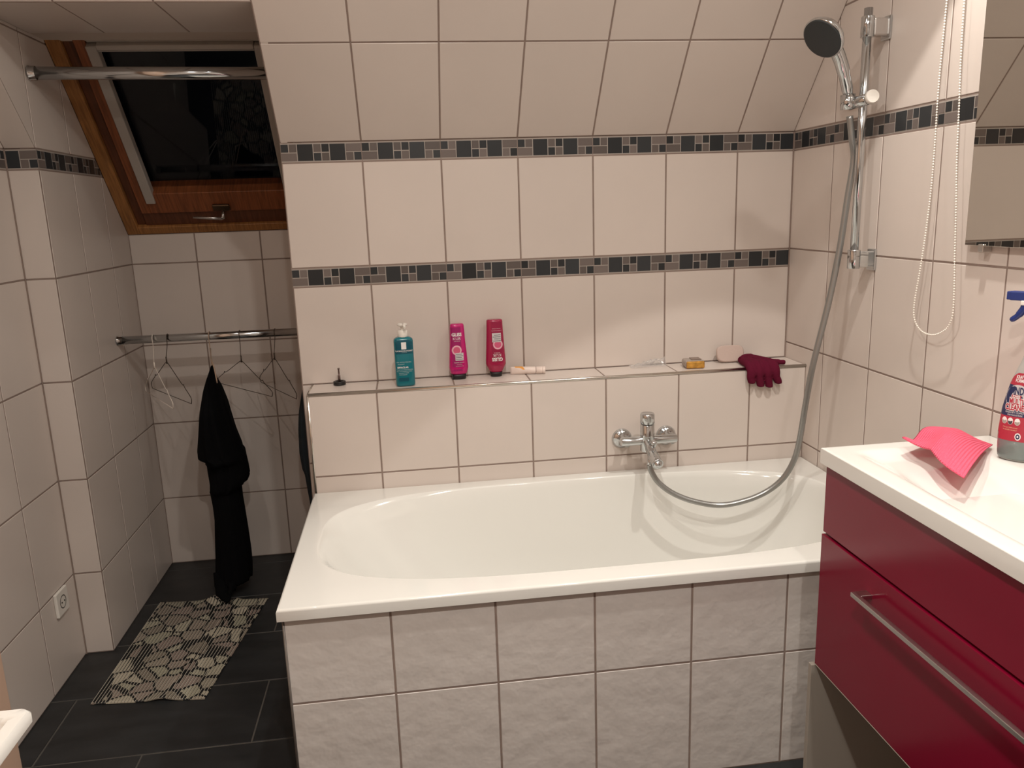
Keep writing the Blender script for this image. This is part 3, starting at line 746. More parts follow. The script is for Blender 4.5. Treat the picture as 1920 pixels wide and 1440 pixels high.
# ================================================================ wall socket
sk = thing('wall_socket', 'white square wall socket low on the left tiled wall', 'socket', (XL, -0.125, 0.262))
bm = bmesh.new()
M4 = Matrix.Translation((XL, -0.125, 0.262))
bx(bm, 0.0005, 0.011, -0.0405, 0.0405, -0.0405, 0.0405, 0.0025, 2, M4)
fin('cover_plate', bm, M_whitep, sk)
bm = bmesh.new(); lathe(bm, [(0.0225, 0.0113), (0.0210, 0.0113), (0.0195, 0.0020), (0.001, 0.0018)], (XL, -0.125, 0.262), (1, 0, 0), 36, cap=False)
lathe(bm, [(0.0225, 0.0108), (0.0225, 0.0113)], (XL, -0.125, 0.262), (1, 0, 0), 36, cap=False)
fin('socket_well', bm, mat('socket_shadow', (0.22, 0.19, 0.16, 1), rough=0.5), sk)
bm = bmesh.new()
lathe(bm, [(0.0215, 0.0114), (0.0195, 0.0116), (0.0190, 0.0114)], (XL, -0.125, 0.262), (1, 0, 0), 36, cap=False)
for yy in (-0.0095, 0.0095): lathe(bm, [(0.0028, 0.0), (0.0028, 0.0125), (0.001, 0.0126)], (XL, -0.125+yy, 0.262), (1, 0, 0), 10)
fin('pin_holes', bm, M_black, sk)

# ================================================================ bottles
def loft(secs, M, n=48, pw=2.6):
    """secs: (z, half width, half depth); returns bm; M places it"""
    bm = bmesh.new(); rg = []
    for s in secs:
        z, a, b = s[:3]; p_ = s[3] if len(s) > 3 else pw
        rg.append([bm.verts.new(M @ V((*sup(0, 0, a, b, p_, 2*math.pi*k/n), z))) for k in range(n)])
    for i in range(len(rg)-1):
        for j in range(n): bm.faces.new((rg[i][j], rg[i][(j+1) % n], rg[i+1][(j+1) % n], rg[i+1][j])).smooth = True
    bm.faces.new(rg[0][::-1]); bm.faces.new(rg[-1])
    return bm

def front(secs, pw=2.6):
    def f(x, z):
        for i in range(len(secs)-1):
            if secs[i][0] <= z <= secs[i+1][0]:
                t = (z-secs[i][0])/max(1e-9, secs[i+1][0]-secs[i][0]); a = secs[i][1]*(1-t)+secs[i+1][1]*t; b = secs[i][2]*(1-t)+secs[i+1][2]*t
                break
        else: a, b = secs[0][1:3]
        k = min(0.985, abs(x)/a)
        return -b*(1-k**pw)**(1/pw)
    return f

def text_mesh(txt, size, off=0.0, spacing=1.0):
    c = bpy.data.curves.new('t', 'FONT'); c.body = txt; c.size = size; c.align_x = 'CENTER'; c.align_y = 'CENTER'; c.offset = off; c.space_character = spacing
    c.resolution_u = 3
    o = bpy.data.objects.new('t', c); COL.objects.link(o); bpy.context.view_layer.update()
    me = bpy.data.meshes.new_from_object(o); bpy.data.objects.remove(o); return me

def wraptext(name, txt, size, cx, cz, fn, M, m, parent, rot=0, off=0.0, lift=0.0005, sx=1.0, spacing=1.0):
    me = text_mesh(txt, size, off, spacing)
    for v in me.vertices:
        x, z = v.co.x*sx, v.co.y
        if rot: x, z = -x, -z
        x += cx; z += cz
        v.co = M @ V((x, fn(x, z)-lift, z))
    return link(name, me, parent, m)

def patch(name, x0, x1, z0, z1, fn, M, m, parent, lift=0.0004, nx=16, nz=8, shape=None):
    bm = bmesh.new(); g_ = {}
    for i in range(nx+1):
        for j in range(nz+1):
            x = x0+(x1-x0)*i/nx; z = z0+(z1-z0)*j/nz
            if shape: x, z = shape(i/nx, j/nz)
            g_[i, j] = bm.verts.new(M @ V((x, fn(x, z)-lift, z)))
    for i in range(nx):
        for j in range(nz): bm.faces.new((g_[i, j], g_[i+1, j], g_[i+1, j+1], g_[i, j+1])).smooth = True
    return fin(name, bm, m, parent)

def disc(name, cx, cz, r, fn, M, m, parent, lift=0.0004, r0=0.0, a0=0.0, a1=2*math.pi, n=28, ax=1.0):
    bm = bmesh.new(); rows = []
    for rad in (r0 if r0 > 0 else r*0.02, (r+r0)/2, r):
        rows.append([bm.verts.new(M @ V((cx+ax*rad*math.cos(q), fn(cx+ax*rad*math.cos(q), cz+rad*math.sin(q))-lift, cz+rad*math.sin(q)))) for q in [a0+(a1-a0)*k/n for k in range(n+1)]])
    for i in range(2):
        for j in range(n): bm.faces.new((rows[i][j], rows[i][j+1], rows[i+1][j+1], rows[i+1][j])).smooth = True
    return fin(name, bm, m, parent)

M_ink = mat('white_print', (0.80, 0.78, 0.76, 1), rough=0.5)
M_inkg = mat('pale_print', (0.45, 0.55, 0.56, 1), rough=0.5)
M_sticker = mat('white_sticker', (0.62, 0.60, 0.60, 1), rough=0.5)
M_inkd = mat('dark_print', (0.06, 0.05, 0.06, 1), rough=0.5)

# --- teal pump bottle
def place(x, y, z, deg, tilt=0): return Matrix.Translation((x, y, z)) @ Matrix.Rotation(math.radians(deg), 4, 'Z') @ Matrix.Rotation(math.radians(tilt), 4, 'Y')
tp = thing('pump_bottle', 'teal pump bottle with a white pump head on the tiled ledge', 'bottle', (-1.370, -0.100, zL))
M = place(-1.370, -0.100, zL, 4)
secs = [(0.0005, 0.027, 0.018), (0.003, 0.0305, 0.0215), (0.008, 0.0315, 0.0225), (0.150, 0.0315, 0.0225), (0.156, 0.0300, 0.0210), (0.1605, 0.0240, 0.0165), (0.163, 0.0160, 0.0145)]
fn = front(secs, 3.6)
M_teal = mat('teal_bottle', (0.004, 0.150, 0.185, 1), rough=0.22, coat=0.3)
fin('bottle_body', loft(secs, M, pw=3.6), M_teal, tp)
M_teal2 = mat('deep_teal', (0.002, 0.075, 0.110, 1), rough=0.3)
patch('label_header', -0.0295, 0.0295, 0.109, 0.154, fn, M, M_teal2, tp, 0.0003)
patch('logo_plate', -0.0085, 0.0075, 0.124, 0.147, fn, M, M_ink, tp, 0.0007)
wraptext('lettering', 'LA ROCHE-POSAY', 0.0068, 0.000, 0.1185, fn, M, M_ink, tp, off=0.0001, lift=0.0008)
wraptext('lettering', 'LABORATOIRE', 0.0028, 0.0, 0.1138, fn, M, M_inkg, tp, lift=0.0008)
wraptext('lettering', 'GEL MICRO-PEELING', 0.0052, -0.003, 0.0815, fn, M, M_inkg, tp)
wraptext('lettering', 'PURIFIANT', 0.0045, -0.012, 0.075, fn, M, M_inkg, tp)
wraptext('lettering', 'EFFACLAR', 0.0078, -0.007, 0.0640, fn, M, M_ink, tp, off=0.0002)
for i in range(4): wraptext('lettering', ['PURIFYING MICRO-PEELING', 'GEL ANTI-IMPERFECTIONS', 'VISAGE ET CORPS', 'FACE & BODY'][i], 0.0042, -0.001-0.002*i, 0.0565-0.0055*i, fn, M, M_inkg, tp)
patch('volume_box', -0.022, 0.010, 0.018, 0.030, fn, M, M_teal2, tp, 0.0003)
bm = bmesh.new(); c_ = (-1.370, -0.100, zL)
lathe(bm, [(0.0160, 0.162), (0.0165, 0.164), (0.0165, 0.182), (0.0150, 0.184), (0.0060, 0.185), (0.0055, 0.196), (0.0060, 0.197)], c_, n=32)
pmp = fin('pump_collar', bm, M_whitep, tp)
bm = bmesh.new()
lathe(bm, [(0.0065, 0.195), (0.016, 0.199), (0.0175, 0.203), (0.0120, 0.2065), (0.001, 0.207)], c_, n=32)
tube(bm, [(-1.370, -0.100, zL+0.202), (-1.364, -0.122, zL+0.201), (-1.362, -0.132, zL+0.196)], [0.006, 0.005, 0.004], 12)
fin('pump_head', bm, M_whitep, tp)

# --- two hair care bottles
def hair(name, label, x, y, deg, col, logo_up, mcol):
    t = thing(name, label, 'bottle', (x, y, zL))
    M = place(x, y, zL, deg)
    m = mat('hair_bottle', mcol, rough=0.25, coat=0.4)
    if logo_up:
        secs = [(0.018, 0.0240, 0.0160), (0.022, 0.0290, 0.0185), (0.040, 0.0325, 0.0200), (0.090, 0.0295, 0.0190), (0.130, 0.0262, 0.0175), (0.180, 0.0238, 0.0155), (0.1865, 0.0225, 0.0140), (0.189, 0.0185, 0.0105)]
        cap = [(0.0005, 0.0220, 0.0150), (0.002, 0.0236, 0.0166), (0.010, 0.0240, 0.0170), (0.0175, 0.0242, 0.0172)]
    else:
        secs = [(0.016, 0.0190, 0.0150), (0.020, 0.0230, 0.0170), (0.044, 0.0345, 0.0210), (0.060, 0.0340, 0.0210), (0.100, 0.0315, 0.0200), (0.150, 0.0288, 0.0185), (0.188, 0.0272, 0.0170), (0.194, 0.0262, 0.0160), (0.196, 0.0225, 0.0125)]
        cap = [(0.0005, 0.0185, 0.0145), (0.002, 0.0196, 0.0155), (0.010, 0.0205, 0.0160), (0.0155, 0.0215, 0.0165)]
    fn = front(secs, 2.6)
    fin('bottle_body', loft(secs, M), m, t); fin('bottle_cap', loft(cap, M), M_black, t)['label'] = 'black screw cap at the bottom'
    M_band = mat('label_band', col, rough=0.35)
    M_rose = mat('rose_print', (0.62, 0.10, 0.20, 1), rough=0.5); M_rose2 = mat('rose_ring', (0.80, 0.42, 0.50, 1), rough=0.5)
    if logo_up:
        patch('label_band', -0.0200, 0.0120, 0.030, 0.178, fn, M, M_band, t, 0.0003, shape=lambda i, j: (-0.023+0.033*i+0.004*(j-0.5)*0, 0.030+0.148*j))
        wraptext('lettering', 'GLISS', 0.0150, -0.0045, 0.1530, fn, M, M_ink, t, off=0.0006, lift=0.0007, sx=0.92)
        wraptext('lettering', 'KUR', 0.0130, -0.0045, 0.1395, fn, M, M_ink, t, lift=0.0007, spacing=1.1)
        wraptext('lettering', 'HAIR REPAIR', 0.0036, -0.0045, 0.1315, fn, M, M_ink, t, lift=0.0007)
        disc('rose_ring', -0.0065, 0.1010, 0.0165, fn, M, M_rose2, t, 0.0006, r0=0.0115)
        disc('rose', -0.0065, 0.1010, 0.0112, fn, M, M_rose, t, 0.0006)
        patch('price_sticker', -0.0125, 0.0155, 0.066, 0.092, fn, M, M_sticker, t, 0.0010)
        for k in range(4): patch('sticker_print', -0.011, 0.014-0.004*(k % 2), 0.0700+0.0056*k, 0.0714+0.0056*k, fn, M, M_inkd, t, 0.0013, nz=1)
        wraptext('lettering', 'SUPREME LENGTH', 0.0042, 0.0, 0.0590, fn, M, M_ink, t, lift=0.0007)
        for k in range(2): wraptext('lettering', ['SHAMPOO', 'SPLISS-SCHUTZ'][k], 0.0040, 0.001, 0.0525-0.0060*k, fn, M, M_rose2, t, lift=0.0007)
    else:
        patch('label_band', 0, 1, 0, 1, fn, M, M_band, t, 0.0003, shape=lambda i, j: (-0.012+0.036*i, 0.040+0.148*j))
        wraptext('lettering', 'GLISS', 0.0165, 0.0055, 0.0620, fn, M, M_ink, t, rot=1, off=0.0006, lift=0.0007, sx=0.92)
        wraptext('lettering', 'KUR', 0.0135, 0.0050, 0.0760, fn, M, M_ink, t, rot=1, lift=0.0007, spacing=1.1)
        wraptext('lettering', 'HAIR REPAIR', 0.0036, 0.0050, 0.0840, fn, M, M_ink, t, rot=1, lift=0.0007)
        disc('rose_ring', 0.0085, 0.1120, 0.0165, fn, M, M_rose2, t, 0.0006, r0=0.0115)
        disc('rose', 0.0085, 0.1120, 0.0112, fn, M, M_rose, t, 0.0006)
        patch('price_sticker', -0.0100, 0.0200, 0.120, 0.151, fn, M, M_sticker, t, 0.0010)
        for k in range(4): patch('sticker_print', -0.008+0.004*(k % 2), 0.0185, 0.1240+0.0066*k, 0.1256+0.0066*k, fn, M, M_inkd, t, 0.0013, nz=1)
        wraptext('lettering', 'SUPREME LENGTH', 0.0042, 0.005, 0.1590, fn, M, M_rose2, t, rot=1, lift=0.0007)
        wraptext('lettering', 'CONDITIONER', 0.0042, 0.005, 0.1660, fn, M, M_rose2, t, rot=1, lift=0.0007)
    return t
hair('hair_bottle', 'bright pink hair bottle with upright white lettering on the ledge', -1.190, -0.045, 6, (0.330, 0.010, 0.120, 1), True, (0.520, 0.004, 0.150, 1))
hair('hair_bottle', 'crimson hair bottle with upside down white lettering on the ledge', -1.062, -0.036, -4, (0.300, 0.010, 0.055, 1), False, (0.360, 0.008, 0.060, 1))

# --- tube lying on the ledge
tb = thing('cream_tube', 'small white cream tube with an orange mark lying on the ledge', 'tube', (-0.95, -0.05, zL))
M = Matrix.Translation((-1.012, -0.028, zL+0.0140)) @ Matrix.Rotation(math.radians(-10), 4, 'Z') @ Matrix.Rotation(math.radians(90), 4, 'Y')
# local z runs along the tube
bm = bmesh.new(); rg = []
for s, a, b in ((0.0, 0.0022, 0.0130), (0.006, 0.0030, 0.0132), (0.03, 0.0080, 0.0132), (0.06, 0.0105, 0.0128), (0.084, 0.0118, 0.0120), (0.088, 0.0100, 0.0100)):
    rg.append([bm.verts.new(M @ V((b*math.cos(q)*1.0, a*math.sin(q), s))) for q in [2*math.pi*k/32 for k in range(32)]])
for i in range(len(rg)-1):
    for j in range(32): bm.faces.new((rg[i][j], rg[i][(j+1) % 32], rg[i+1][(j+1) % 32], rg[i+1][j])).smooth = True
bm.faces.new(rg[0][::-1]); bm.faces.new(rg[-1])
M_tubew = mat('tube_white', (0.74, 0.62, 0.56, 1), rough=0.4)
fin('tube_body', bm, M_tubew, tb)
bm = bmesh.new(); lathe(bm, [(0.0112, 0), (0.0122, 0.001), (0.0122, 0.020), (0.0122, 0.0205), (0.0112, 0.022)], M @ V((0, 0, 0.0895)), (M.to_3x3() @ V((0, 0, 1))), 28)
lathe(bm, [(0.0122, 0), (0.0126, 0.001), (0.0126, 0.008), (0.0115, 0.009)], M @ V((0, 0, 0.1115)), (M.to_3x3() @ V((0, 0, 1))), 28)
fin('tube_cap', bm, M_tubew, tb)
bm = bmesh.new(); g_ = []
for i in range(9):
    s = 0.014+0.028*i/8; aa = 0.0048+0.0048*(s-0.014)/0.028+0.0006; bb = 0.0138; row = []
    for j in range(5):
        q = math.radians(180+(8+16*j))
        row.append(bm.verts.new(M @ V((bb*math.cos(q)*1.02, aa*math.sin(q), s+0.002*j))))
    g_.append(row)
for i in range(8):
    for j in range(4): bm.faces.new((g_[i][j], g_[i+1][j], g_[i+1][j+1], g_[i][j+1])).smooth = True
fin('orange_mark', bm, mat('orange_print', (0.75, 0.33, 0.06, 1), rough=0.5), tb)
# --- drain plug
pg = thing('bath_plug', 'small black and chrome bath plug standing at the left of the ledge', 'plug', (-1.590, -0.030, zL))
bm = bmesh.new(); lathe(bm, [(0.017, 0.0005), (0.0205, 0.002), (0.0205, 0.0065), (0.019, 0.008), (0.0205, 0.0095), (0.0205, 0.012), (0.018, 0.0135), (0.012, 0.0125), (0.011, 0.006)], (-1.590, -0.030, zL), n=36)
fin('plug_disc', bm, M_black, pg)
bm = bmesh.new(); lathe(bm, [(0.0042, 0.006), (0.0042, 0.034), (0.0030, 0.035), (0.0026, 0.052), (0.0036, 0.053), (0.0036, 0.057), (0.001, 0.058)], (-1.590, -0.030, zL), n=16)
fin('plug_stem', bm, mat('dark_metal', (0.16, 0.11, 0.10, 1), rough=0.35, metal=0.8), pg)

# --- crumpled clear wrapper
bm = bmesh.new(); random.seed(3); g_ = []
for i in range(19):
    row = []
    for j in range(9):
        t, s = i/18, j/8
        x = -0.590+0.128*t; y = -0.012-0.032*s-0.006*math.sin(t*7)
        hgt = (0.006+0.024*t*math.sin(math.pi*min(1, s*1.0+0.05)))*(0.5+0.7*random.random()) if 0 < s < 1 else 0.001
        row.append(bm.verts.new((x, y, zL+0.001+hgt)))
    g_.append(row)
for i in range(18):
    for j in range(8): bm.faces.new((g_[i][j], g_[i+1][j], g_[i+1][j+1], g_[i][j+1]))
wr = fin('clear_wrapper', bm, mat('clear_film', (1, 1, 1, 1), rough=0.08, trans=0.9, ior=1.25, spec=1.0, alpha=0.7), None, loc=(-0.52, -0.03, zL))
sol = wr.modifiers.new('thickness', 'SOLIDIFY'); sol.thickness = 0.0004
tag(wr, 'crumpled clear plastic wrapper lying on the ledge against the wall', 'wrapper')
# --- soap in a grey case
sp_ = thing('soap_case', 'small grey soap case with a golden end on the ledge', 'soap case', (-0.375, -0.09, zL))
M = Matrix.Translation((-0.3790, -0.094, zL)) @ Matrix.Rotation(math.radians(-6), 4, 'Z')
bm = bmesh.new(); bx(bm, -0.034, 0.034, -0.018, 0.046, 0.0005, 0.028, 0.009, 4, M)
mod_edge(fin('case', bm, mat('grey_case', (0.36, 0.30, 0.26, 1), rough=0.35), sp_), 50)
bm = bmesh.new(); bx(bm, -0.0310, 0.0310, -0.0225, -0.017, 0.002, 0.0262, 0.004, 3, M)
nm = mat('gold_foil', (0.62, 0.33, 0.07, 1), rough=0.35, metal=0.5, noise=0.35, nscale=60, bump=0.7, bscale=120, bdist=0.002)
fin('foil_end', bm, nm, sp_)['label'] = 'golden crinkled end'
bm = bmesh.new(); bx(bm, -0.010, 0.024, -0.006, 0.034, 0.0280, 0.0305, 0.001, 1, M)
fin('case_lid', bm, mat('taupe_lid', (0.22, 0.16, 0.13, 1), rough=0.4), sp_)
# --- translucent pad leaning on the wall
bm = bmesh.new(); n = 48; rg = []
M = Matrix.Translation((-0.226, -0.044, zL+0.001)) @ Matrix.Rotation(math.radians(-18), 4, 'X')
for yy, k in ((0.006, 0.90), (0.004, 0.97), (0.0, 1.0), (-0.008, 0.99), (-0.011, 0.90)):
    rg.append([bm.verts.new(M @ V((sup(0, 0, 0.050*k, 0.030*k, 3.6, 2*math.pi*j/n)[0], yy, 0.0305+sup(0, 0, 0.050*k, 0.030*k, 3.6, 2*math.pi*j/n)[1]))) for j in range(n)])
for i in range(len(rg)-1):
    for j in range(n): bm.faces.new((rg[i][j], rg[i][(j+1) % n], rg[i+1][(j+1) % n], rg[i+1][j])).smooth = True
bm.faces.new(rg[0][::-1]); bm.faces.new(rg[-1])
pd = fin('bath_sponge', bm, mat('pale_sponge', (0.53, 0.41, 0.36, 1), rough=0.8, trans=0.0, bump=0.3, bscale=150), None, loc=(-0.226, -0.05, zL))
tag(pd, 'pale rounded bath sponge leaning on the wall beside the glove', 'sponge')

# ================================================================ glove
def glove():
    bm = bmesh.new()
    def seg(pts_, rr_, fl=0.55): tube(bm, spline(pts_, 4), rr_, 14, flat=None)
    k = 4
    e = LY-0.006  # in front of the ledge
    # cuff and palm, made of strands side by side that bend over the ledge edge
    tips = [(-0.203, 0.858), (-0.171, 0.845), (-0.140, 0.841), (-0.108, 0.852)]
    for i, (tx, tz) in enumerate(tips):
        xb = [-0.207, -0.178, -0.148, -0.120][i]
        cx_ = [-0.200, -0.186, -0.168, -0.150][i]
        cy_ = [-0.090, -0.070, -0.055, -0.045][i]
        P_ = [(cx_, cy_, zL+0.012), ((cx_+xb)/2, (cy_+LY)/2, zL+0.013), (xb, LY+0.004, zL+0.010), (xb+0.002, e-0.009, zL-0.008), (xb*0.7+tx*0.3, e-0.010, zL-0.030), (tx, e-0.010, tz+0.010), (tx, e-0.010, tz)]
        S_ = spline(P_, 5); n_ = len(S_)
        tube(bm, S_, [0.0145 if j < n_*0.62 else (0.0138-0.0015*(j-n_*0.62)/(n_*0.38)) for j in range(n_-2)]+[0.0095, 0.004], 12)
    # web between fingers: palm slabs
    for i in range(3):
        xa = [-0.194, -0.164, -0.134][i]
        tube(bm, spline([(xa+0.004, -0.09, zL+0.012), (xa, LY+0.002, zL+0.010), (xa, e-0.009, zL-0.010), (xa, e-0.009, zL-0.020)], 4), 0.012, 10)
    # thumb
    tube(bm, spline([(-0.135, -0.115, zL+0.014), (-0.112, -0.128, zL+0.012), (-0.090, -0.134, zL+0.0105), (-0.068, -0.138, zL+0.010)], 5), [0.013]*5+[0.0105]*6+[0.0085]*4+[0.006], 12)
    # cuff edge sticking up a little
    tube(bm, spline([(-0.205, -0.085, zL+0.014), (-0.180, -0.062, zL+0.018), (-0.150, -0.045, zL+0.015)], 4), 0.0135, 12)
    o = fin('glove', bm, mat('burgundy_knit', (0.110, 0.009, 0.027, 1), rough=0.95, spec=0.1, bump=0.6, bscale=260, bdist=0.001), None, loc=(-0.155, -0.12, zL))
    r = o.modifiers.new('merge', 'REMESH'); r.mode = 'VOXEL'; r.voxel_size = 0.0022; r.use_smooth_shade = True
    s = o.modifiers.new('soften', 'SMOOTH'); s.factor = 0.5; s.iterations = 3
    return o
tag(glove(), 'burgundy knitted glove draped over the ledge edge with fingers hanging', 'glove')

# ================================================================ pink cloth on the basin
cl = bmesh.new(); NC = 40
cL, cN, cR, cF = V((-0.267, -1.099, 0.940)), V((-0.283, -1.325, 0.921)), V((-0.066, -1.128, 0.915)), V((-0.120, -1.055, 0.935))
g_ = {}
for i in range(NC+1):
    for j in range(NC+1):
        s, t = i/NC, j/NC      # s: L->N edge to F->R edge ; t along L->N
        p = (cL*(1-t)+cN*t)*(1-s)+(cF*(1-t)+cR*t)*s
        p.z += 0.030*math.sin(math.pi*s)*math.sin(math.pi*(0.15+0.75*t))+0.010*math.sin(math.pi*t)*(1-s)
        p.z -= 0.016*math.sin(math.pi*min(1, t*2.2))*(1-s)*(1 if t < 0.4545 else 0)*0.6
        p.x += 0.010*math.sin(math.pi*2*t)*(1-s)
        p.z -= 0.020*math.exp(-((s-0.22)/0.13)**2)*max(0, 1-2.2*t)
        g_[i, j] = cl.verts.new(p)
uvl = cl.loops.layers.uv.new('UVMap')
for i in range(NC):
    for j in range(NC):
        f = cl.faces.new((g_[i, j], g_[i, j+1], g_[i+1, j+1], g_[i+1, j])); f.smooth = True
        for lp, (a_, b_) in zip(f.loops, ((i, j), (i, j+1), (i+1, j+1), (i+1, j))): lp[uvl].uv = (a_/NC, b_/NC)
pm = bpy.data.materials.new('pink_sponge_cloth'); pm.use_nodes = True; nt = pm.node_tree; L = nt.links; b = nt.nodes['Principled BSDF']
b.inputs['Base Color'].default_value = (0.88, 0.105, 0.185, 1); b.inputs['Roughness'].default_value = 0.85
tc = nt.nodes.new('ShaderNodeTexCoord'); wv = nt.nodes.new('ShaderNodeTexWave'); wv.bands_direction = 'Y'; wv.inputs['Scale'].default_value = 9; wv.inputs['Distortion'].default_value = 0.6
wv2 = nt.nodes.new('ShaderNodeTexWave'); wv2.bands_direction = 'X'; wv2.inputs['Scale'].default_value = 14; wv2.inputs['Distortion'].default_value = 1
ad = nt.nodes.new('ShaderNodeMath'); ad.operation = 'MULTIPLY_ADD'; ad.inputs[1].default_value = 0.4
L.new(tc.outputs['UV'], wv.inputs['Vector']); L.new(tc.outputs['UV'], wv2.inputs['Vector'])
L.new(wv2.outputs['Fac'], ad.inputs[0]); L.new(wv.outputs['Fac'], ad.inputs[2])
bp = nt.nodes.new('ShaderNodeBump'); bp.inputs['Strength'].default_value = 0.8; bp.inputs['Distance'].default_value = 0.002
L.new(ad.outputs[0], bp.inputs['Height']); L.new(bp.outputs['Normal'], b.inputs['Normal'])
co = fin('sponge_cloth', cl, pm, None, loc=(-0.18, -1.17, CT))
so = co.modifiers.new('thickness', 'SOLIDIFY'); so.thickness = 0.0025
tag(co, 'stiff pink ribbed cleaning cloth lying over the washstand basin', 'cloth')

# ================================================================ spray bottle
sb = thing('spray_bottle', 'cleaning spray bottle with a blue trigger on the washstand', 'spray bottle', (-0.0735, -1.203, CT))
ex = V((0.5, -0.866, 0)); ey = V((0.866, 0.5, 0))
M = Matrix(((ex.x*0.70, ey.x*0.80, 0, -0.0735), (ex.y*0.70, ey.y*0.80, 0, -1.203), (0, 0, 1, CT), (0, 0, 0, 1)))
SS = [(0.0010, 0.0, 0.040, 0.024), (0.006, 0.0, 0.0465, 0.030), (0.032, 0.0, 0.0490, 0.033), (0.063, -0.0005, 0.0500, 0.033), (0.112, 0.001, 0.0465, 0.032), (0.142, 0.005, 0.0425, 0.031), (0.166, 0.0085, 0.0385, 0.029), (0.197, 0.015, 0.0310, 0.025), (0.216, 0.0195, 0.0255, 0.021), (0.239, 0.0220, 0.0210, 0.018), (0.262, 0.026, 0.0160, 0.0155), (0.278, 0.028, 0.0135, 0.0135), (0.292, 0.028, 0.0135, 0.0135)]
def sec_at(z):
    for i in range(len(SS)-1):
        if SS[i][0] <= z <= SS[i+1][0]:
            t = (z-SS[i][0])/(SS[i+1][0]-SS[i][0]); return [SS[i][k]*(1-t)+SS[i+1][k]*t for k in (1, 2, 3)]
    return SS[0][1:]
def fn(x, z):
    c, a, b = sec_at(z); k = min(0.985, abs(x-c)/a); return -b*(1-k**2.6)**(1/2.6)
def loft2(zs, grow, pw=2.6, n=48):
    bm = bmesh.new(); rg = []
    for z in zs:
        c, a, b = sec_at(z)
        rg.append([bm.verts.new(M @ V((c+sup(0, 0, a+grow, b+grow, pw, 2*math.pi*k/n)[0], sup(0, 0, a+grow, b+grow, pw, 2*math.pi*k/n)[1], z))) for k in range(n)])
    for i in range(len(rg)-1):
        for j in range(n): bm.faces.new((rg[i][j], rg[i][(j+1) % n], rg[i+1][(j+1) % n], rg[i+1][j])).smooth = True
    bm.faces.new(rg[0][::-1]); bm.faces.new(rg[-1]); return bm
fin('bottle_body', loft2([q[0] for q in SS[:1]]+[0.003+0.289*i/40 for i in range(41)], 0), mat('cloudy_clear_plastic', (0.52, 0.50, 0.47, 1), rough=0.15, trans=0.25, ior=1.3, coat=0.3), sb)
fin('liquid_band', loft2([0.004, 0.008, 0.02, 0.035, 0.044, 0.052, 0.060], 0.0003), mat('grey_green_liquid', (0.17, 0.20, 0.19, 1), rough=0.12, coat=0.5), sb)
M_lred = mat('label_red', (0.40, 0.032, 0.055, 1), rough=0.4); M_lnavy = mat('label_navy', (0.022, 0.028, 0.085, 1), rough=0.4); M_lglow = mat('label_white', (0.55, 0.52, 0.52, 1), rough=0.4)
def shaped(z0, z1, k=0.90, arch=False, slope=0.0):
    def f(i, j):
        z = z0+(z1-z0)*j; c, a, b = sec_at(z); u = 2*i-1; wz = a*k
        if arch: wz *= math.sqrt(max(0.02, 1-(j**2)*0.85))
        return (c*(0.6 if arch else 1)+u*wz, z)
    return f
patch('label_base', 0, 0, 0, 0, fn, M, M_lred, sb, 0.0007, shape=shaped(0.046, 0.099))
patch('label_middle', 0, 0, 0, 0, fn, M, M_lnavy, sb, 0.0007, shape=shaped(0.099, 0.166))
patch('label_top', 0, 0, 0, 0, fn, M, M_lred, sb, 0.0007, shape=shaped(0.166, 0.192, 0.88, arch=True))
disc('label_glow', 0.003, 0.140, 0.0270, fn, M, M_lglow, sb, 0.0009, ax=1.30)
wraptext('lettering', 'KRAFT-', 0.0098, 0.006, 0.1835, fn, M, M_ink, sb, off=0.0002, lift=0.0012, sx=0.8)
wraptext('lettering', 'FORMEL', 0.0098, 0.006, 0.1755, fn, M, M_ink, sb, off=0.0002, lift=0.0012, sx=0.8)
wraptext('lettering', 'TANDiL', 0.0215, 0.002, 0.1535, fn, M, M_lnavy, sb, off=0.0007, lift=0.0015, sx=0.72, spacing=1.05)
patch('power_box', -0.013, 0.013, 0.1385, 0.1455, fn, M, M_lred, sb, 0.0012)
wraptext('lettering', 'POWER', 0.0075, 0.000, 0.1420, fn, M, M_ink, sb, off=0.0002, lift=0.0016, sx=0.8)
wraptext('lettering_outline', 'MULTI', 0.0172, 0.001, 0.1310, fn, M, M_ink, sb, off=0.0020, lift=0.0013, sx=0.78)
wraptext('lettering', 'MULTI', 0.0172, 0.001, 0.1310, fn, M, M_lred, sb, off=0.0006, lift=0.0018, sx=0.78)
wraptext('lettering_outline', 'CLEANER', 0.0172, 0.002, 0.1180, fn, M, M_ink, sb, off=0.0020, lift=0.0013, sx=0.82)
wraptext('lettering', 'CLEANER', 0.0172, 0.002, 0.1180, fn, M, M_lred, sb, off=0.0006, lift=0.0018, sx=0.82)
wraptext('lettering', 'GEGEN FETT, SCHMUTZ', 0.0050, 0.001, 0.1075, fn, M, M_ink, sb, lift=0.0012)
wraptext('lettering', 'UND RÜCKSTÄNDE', 0.0046, 0.001, 0.1020, fn, M, M_ink, sb, lift=0.0012)
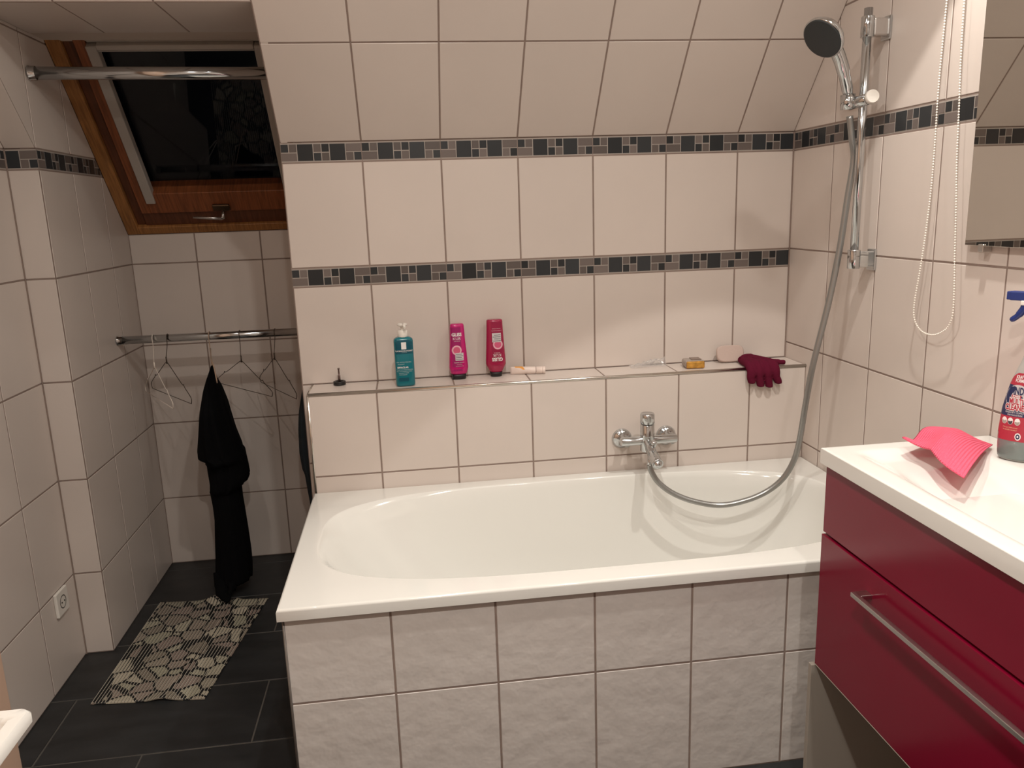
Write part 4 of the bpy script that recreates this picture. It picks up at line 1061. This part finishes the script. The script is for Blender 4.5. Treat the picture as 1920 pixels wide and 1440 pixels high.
for k, cxx in enumerate((-0.026, -0.009, 0.010)):
    disc('picture_disc', cxx, 0.0885, 0.0075, fn, M, M_ink, sb, 0.0011); disc('picture', cxx, 0.0880, 0.0064, fn, M, [M_greyc, M_inkd, M_greyc][k], sb, 0.0014, a0=math.pi*0.95, a1=math.pi*2.1)
M_yel = mat('yellow_print', (0.75, 0.50, 0.30, 1), rough=0.5)
wraptext('lettering', 'FÜR ALLE OBERFLÄCHEN', 0.0036, -0.008, 0.0745, fn, M, M_yel, sb, lift=0.0012)
wraptext('lettering', 'IM GANZEN HAUSHALT', 0.0036, -0.008, 0.0695, fn, M, M_yel, sb, lift=0.0012)
disc('seal', 0.015, 0.0570, 0.0080, fn, M, M_ink, sb, 0.0011); disc('seal_centre', 0.015, 0.0570, 0.0055, fn, M, M_lnavy, sb, 0.0014); disc('seal_star', 0.015, 0.0570, 0.0026, fn, M, M_ink, sb, 0.0017, n=5)
M_blue = mat('blue_plastic', (0.020, 0.038, 0.17, 1), rough=0.35)
def loc(p): return M @ V(p)
bm = bmesh.new(); lathe(bm, [(0.0120, 0.286), (0.0140, 0.288), (0.0140, 0.312), (0.011, 0.315)], M @ V((0.028, 0, 0)), n=28); fin('collar', bm, M_blue, sb)
bm = bmesh.new(); bx(bm, 0.014, 0.042, -0.014, 0.014, 0.314, 0.345, 0.003, 2, M); bx(bm, -0.055, 0.072, -0.011, 0.011, 0.340, 0.359, 0.0025, 2, M)
bx(bm, -0.064, -0.053, -0.0100, 0.0100, 0.341, 0.358, 0.0015, 2, M)
fin('trigger_housing', bm, M_blue, sb)
bm = bmesh.new(); P_ = [loc((-0.012, 0, 0.338)), loc((-0.018, 0, 0.324)), loc((-0.032, 0, 0.308)), loc((-0.050, 0, 0.297))]
tube(bm, spline(P_, 4), [0.0080]*4+[0.0075]*4+[0.0060]*4+[0.004], 12); fin('trigger', bm, M_blue, sb)
bm = bmesh.new(); bx(bm, -0.024, 0.044, -0.0120, 0.0120, 0.331, 0.341, 0.002, 2, M); fin('white_strut', bm, M_whitep, sb)
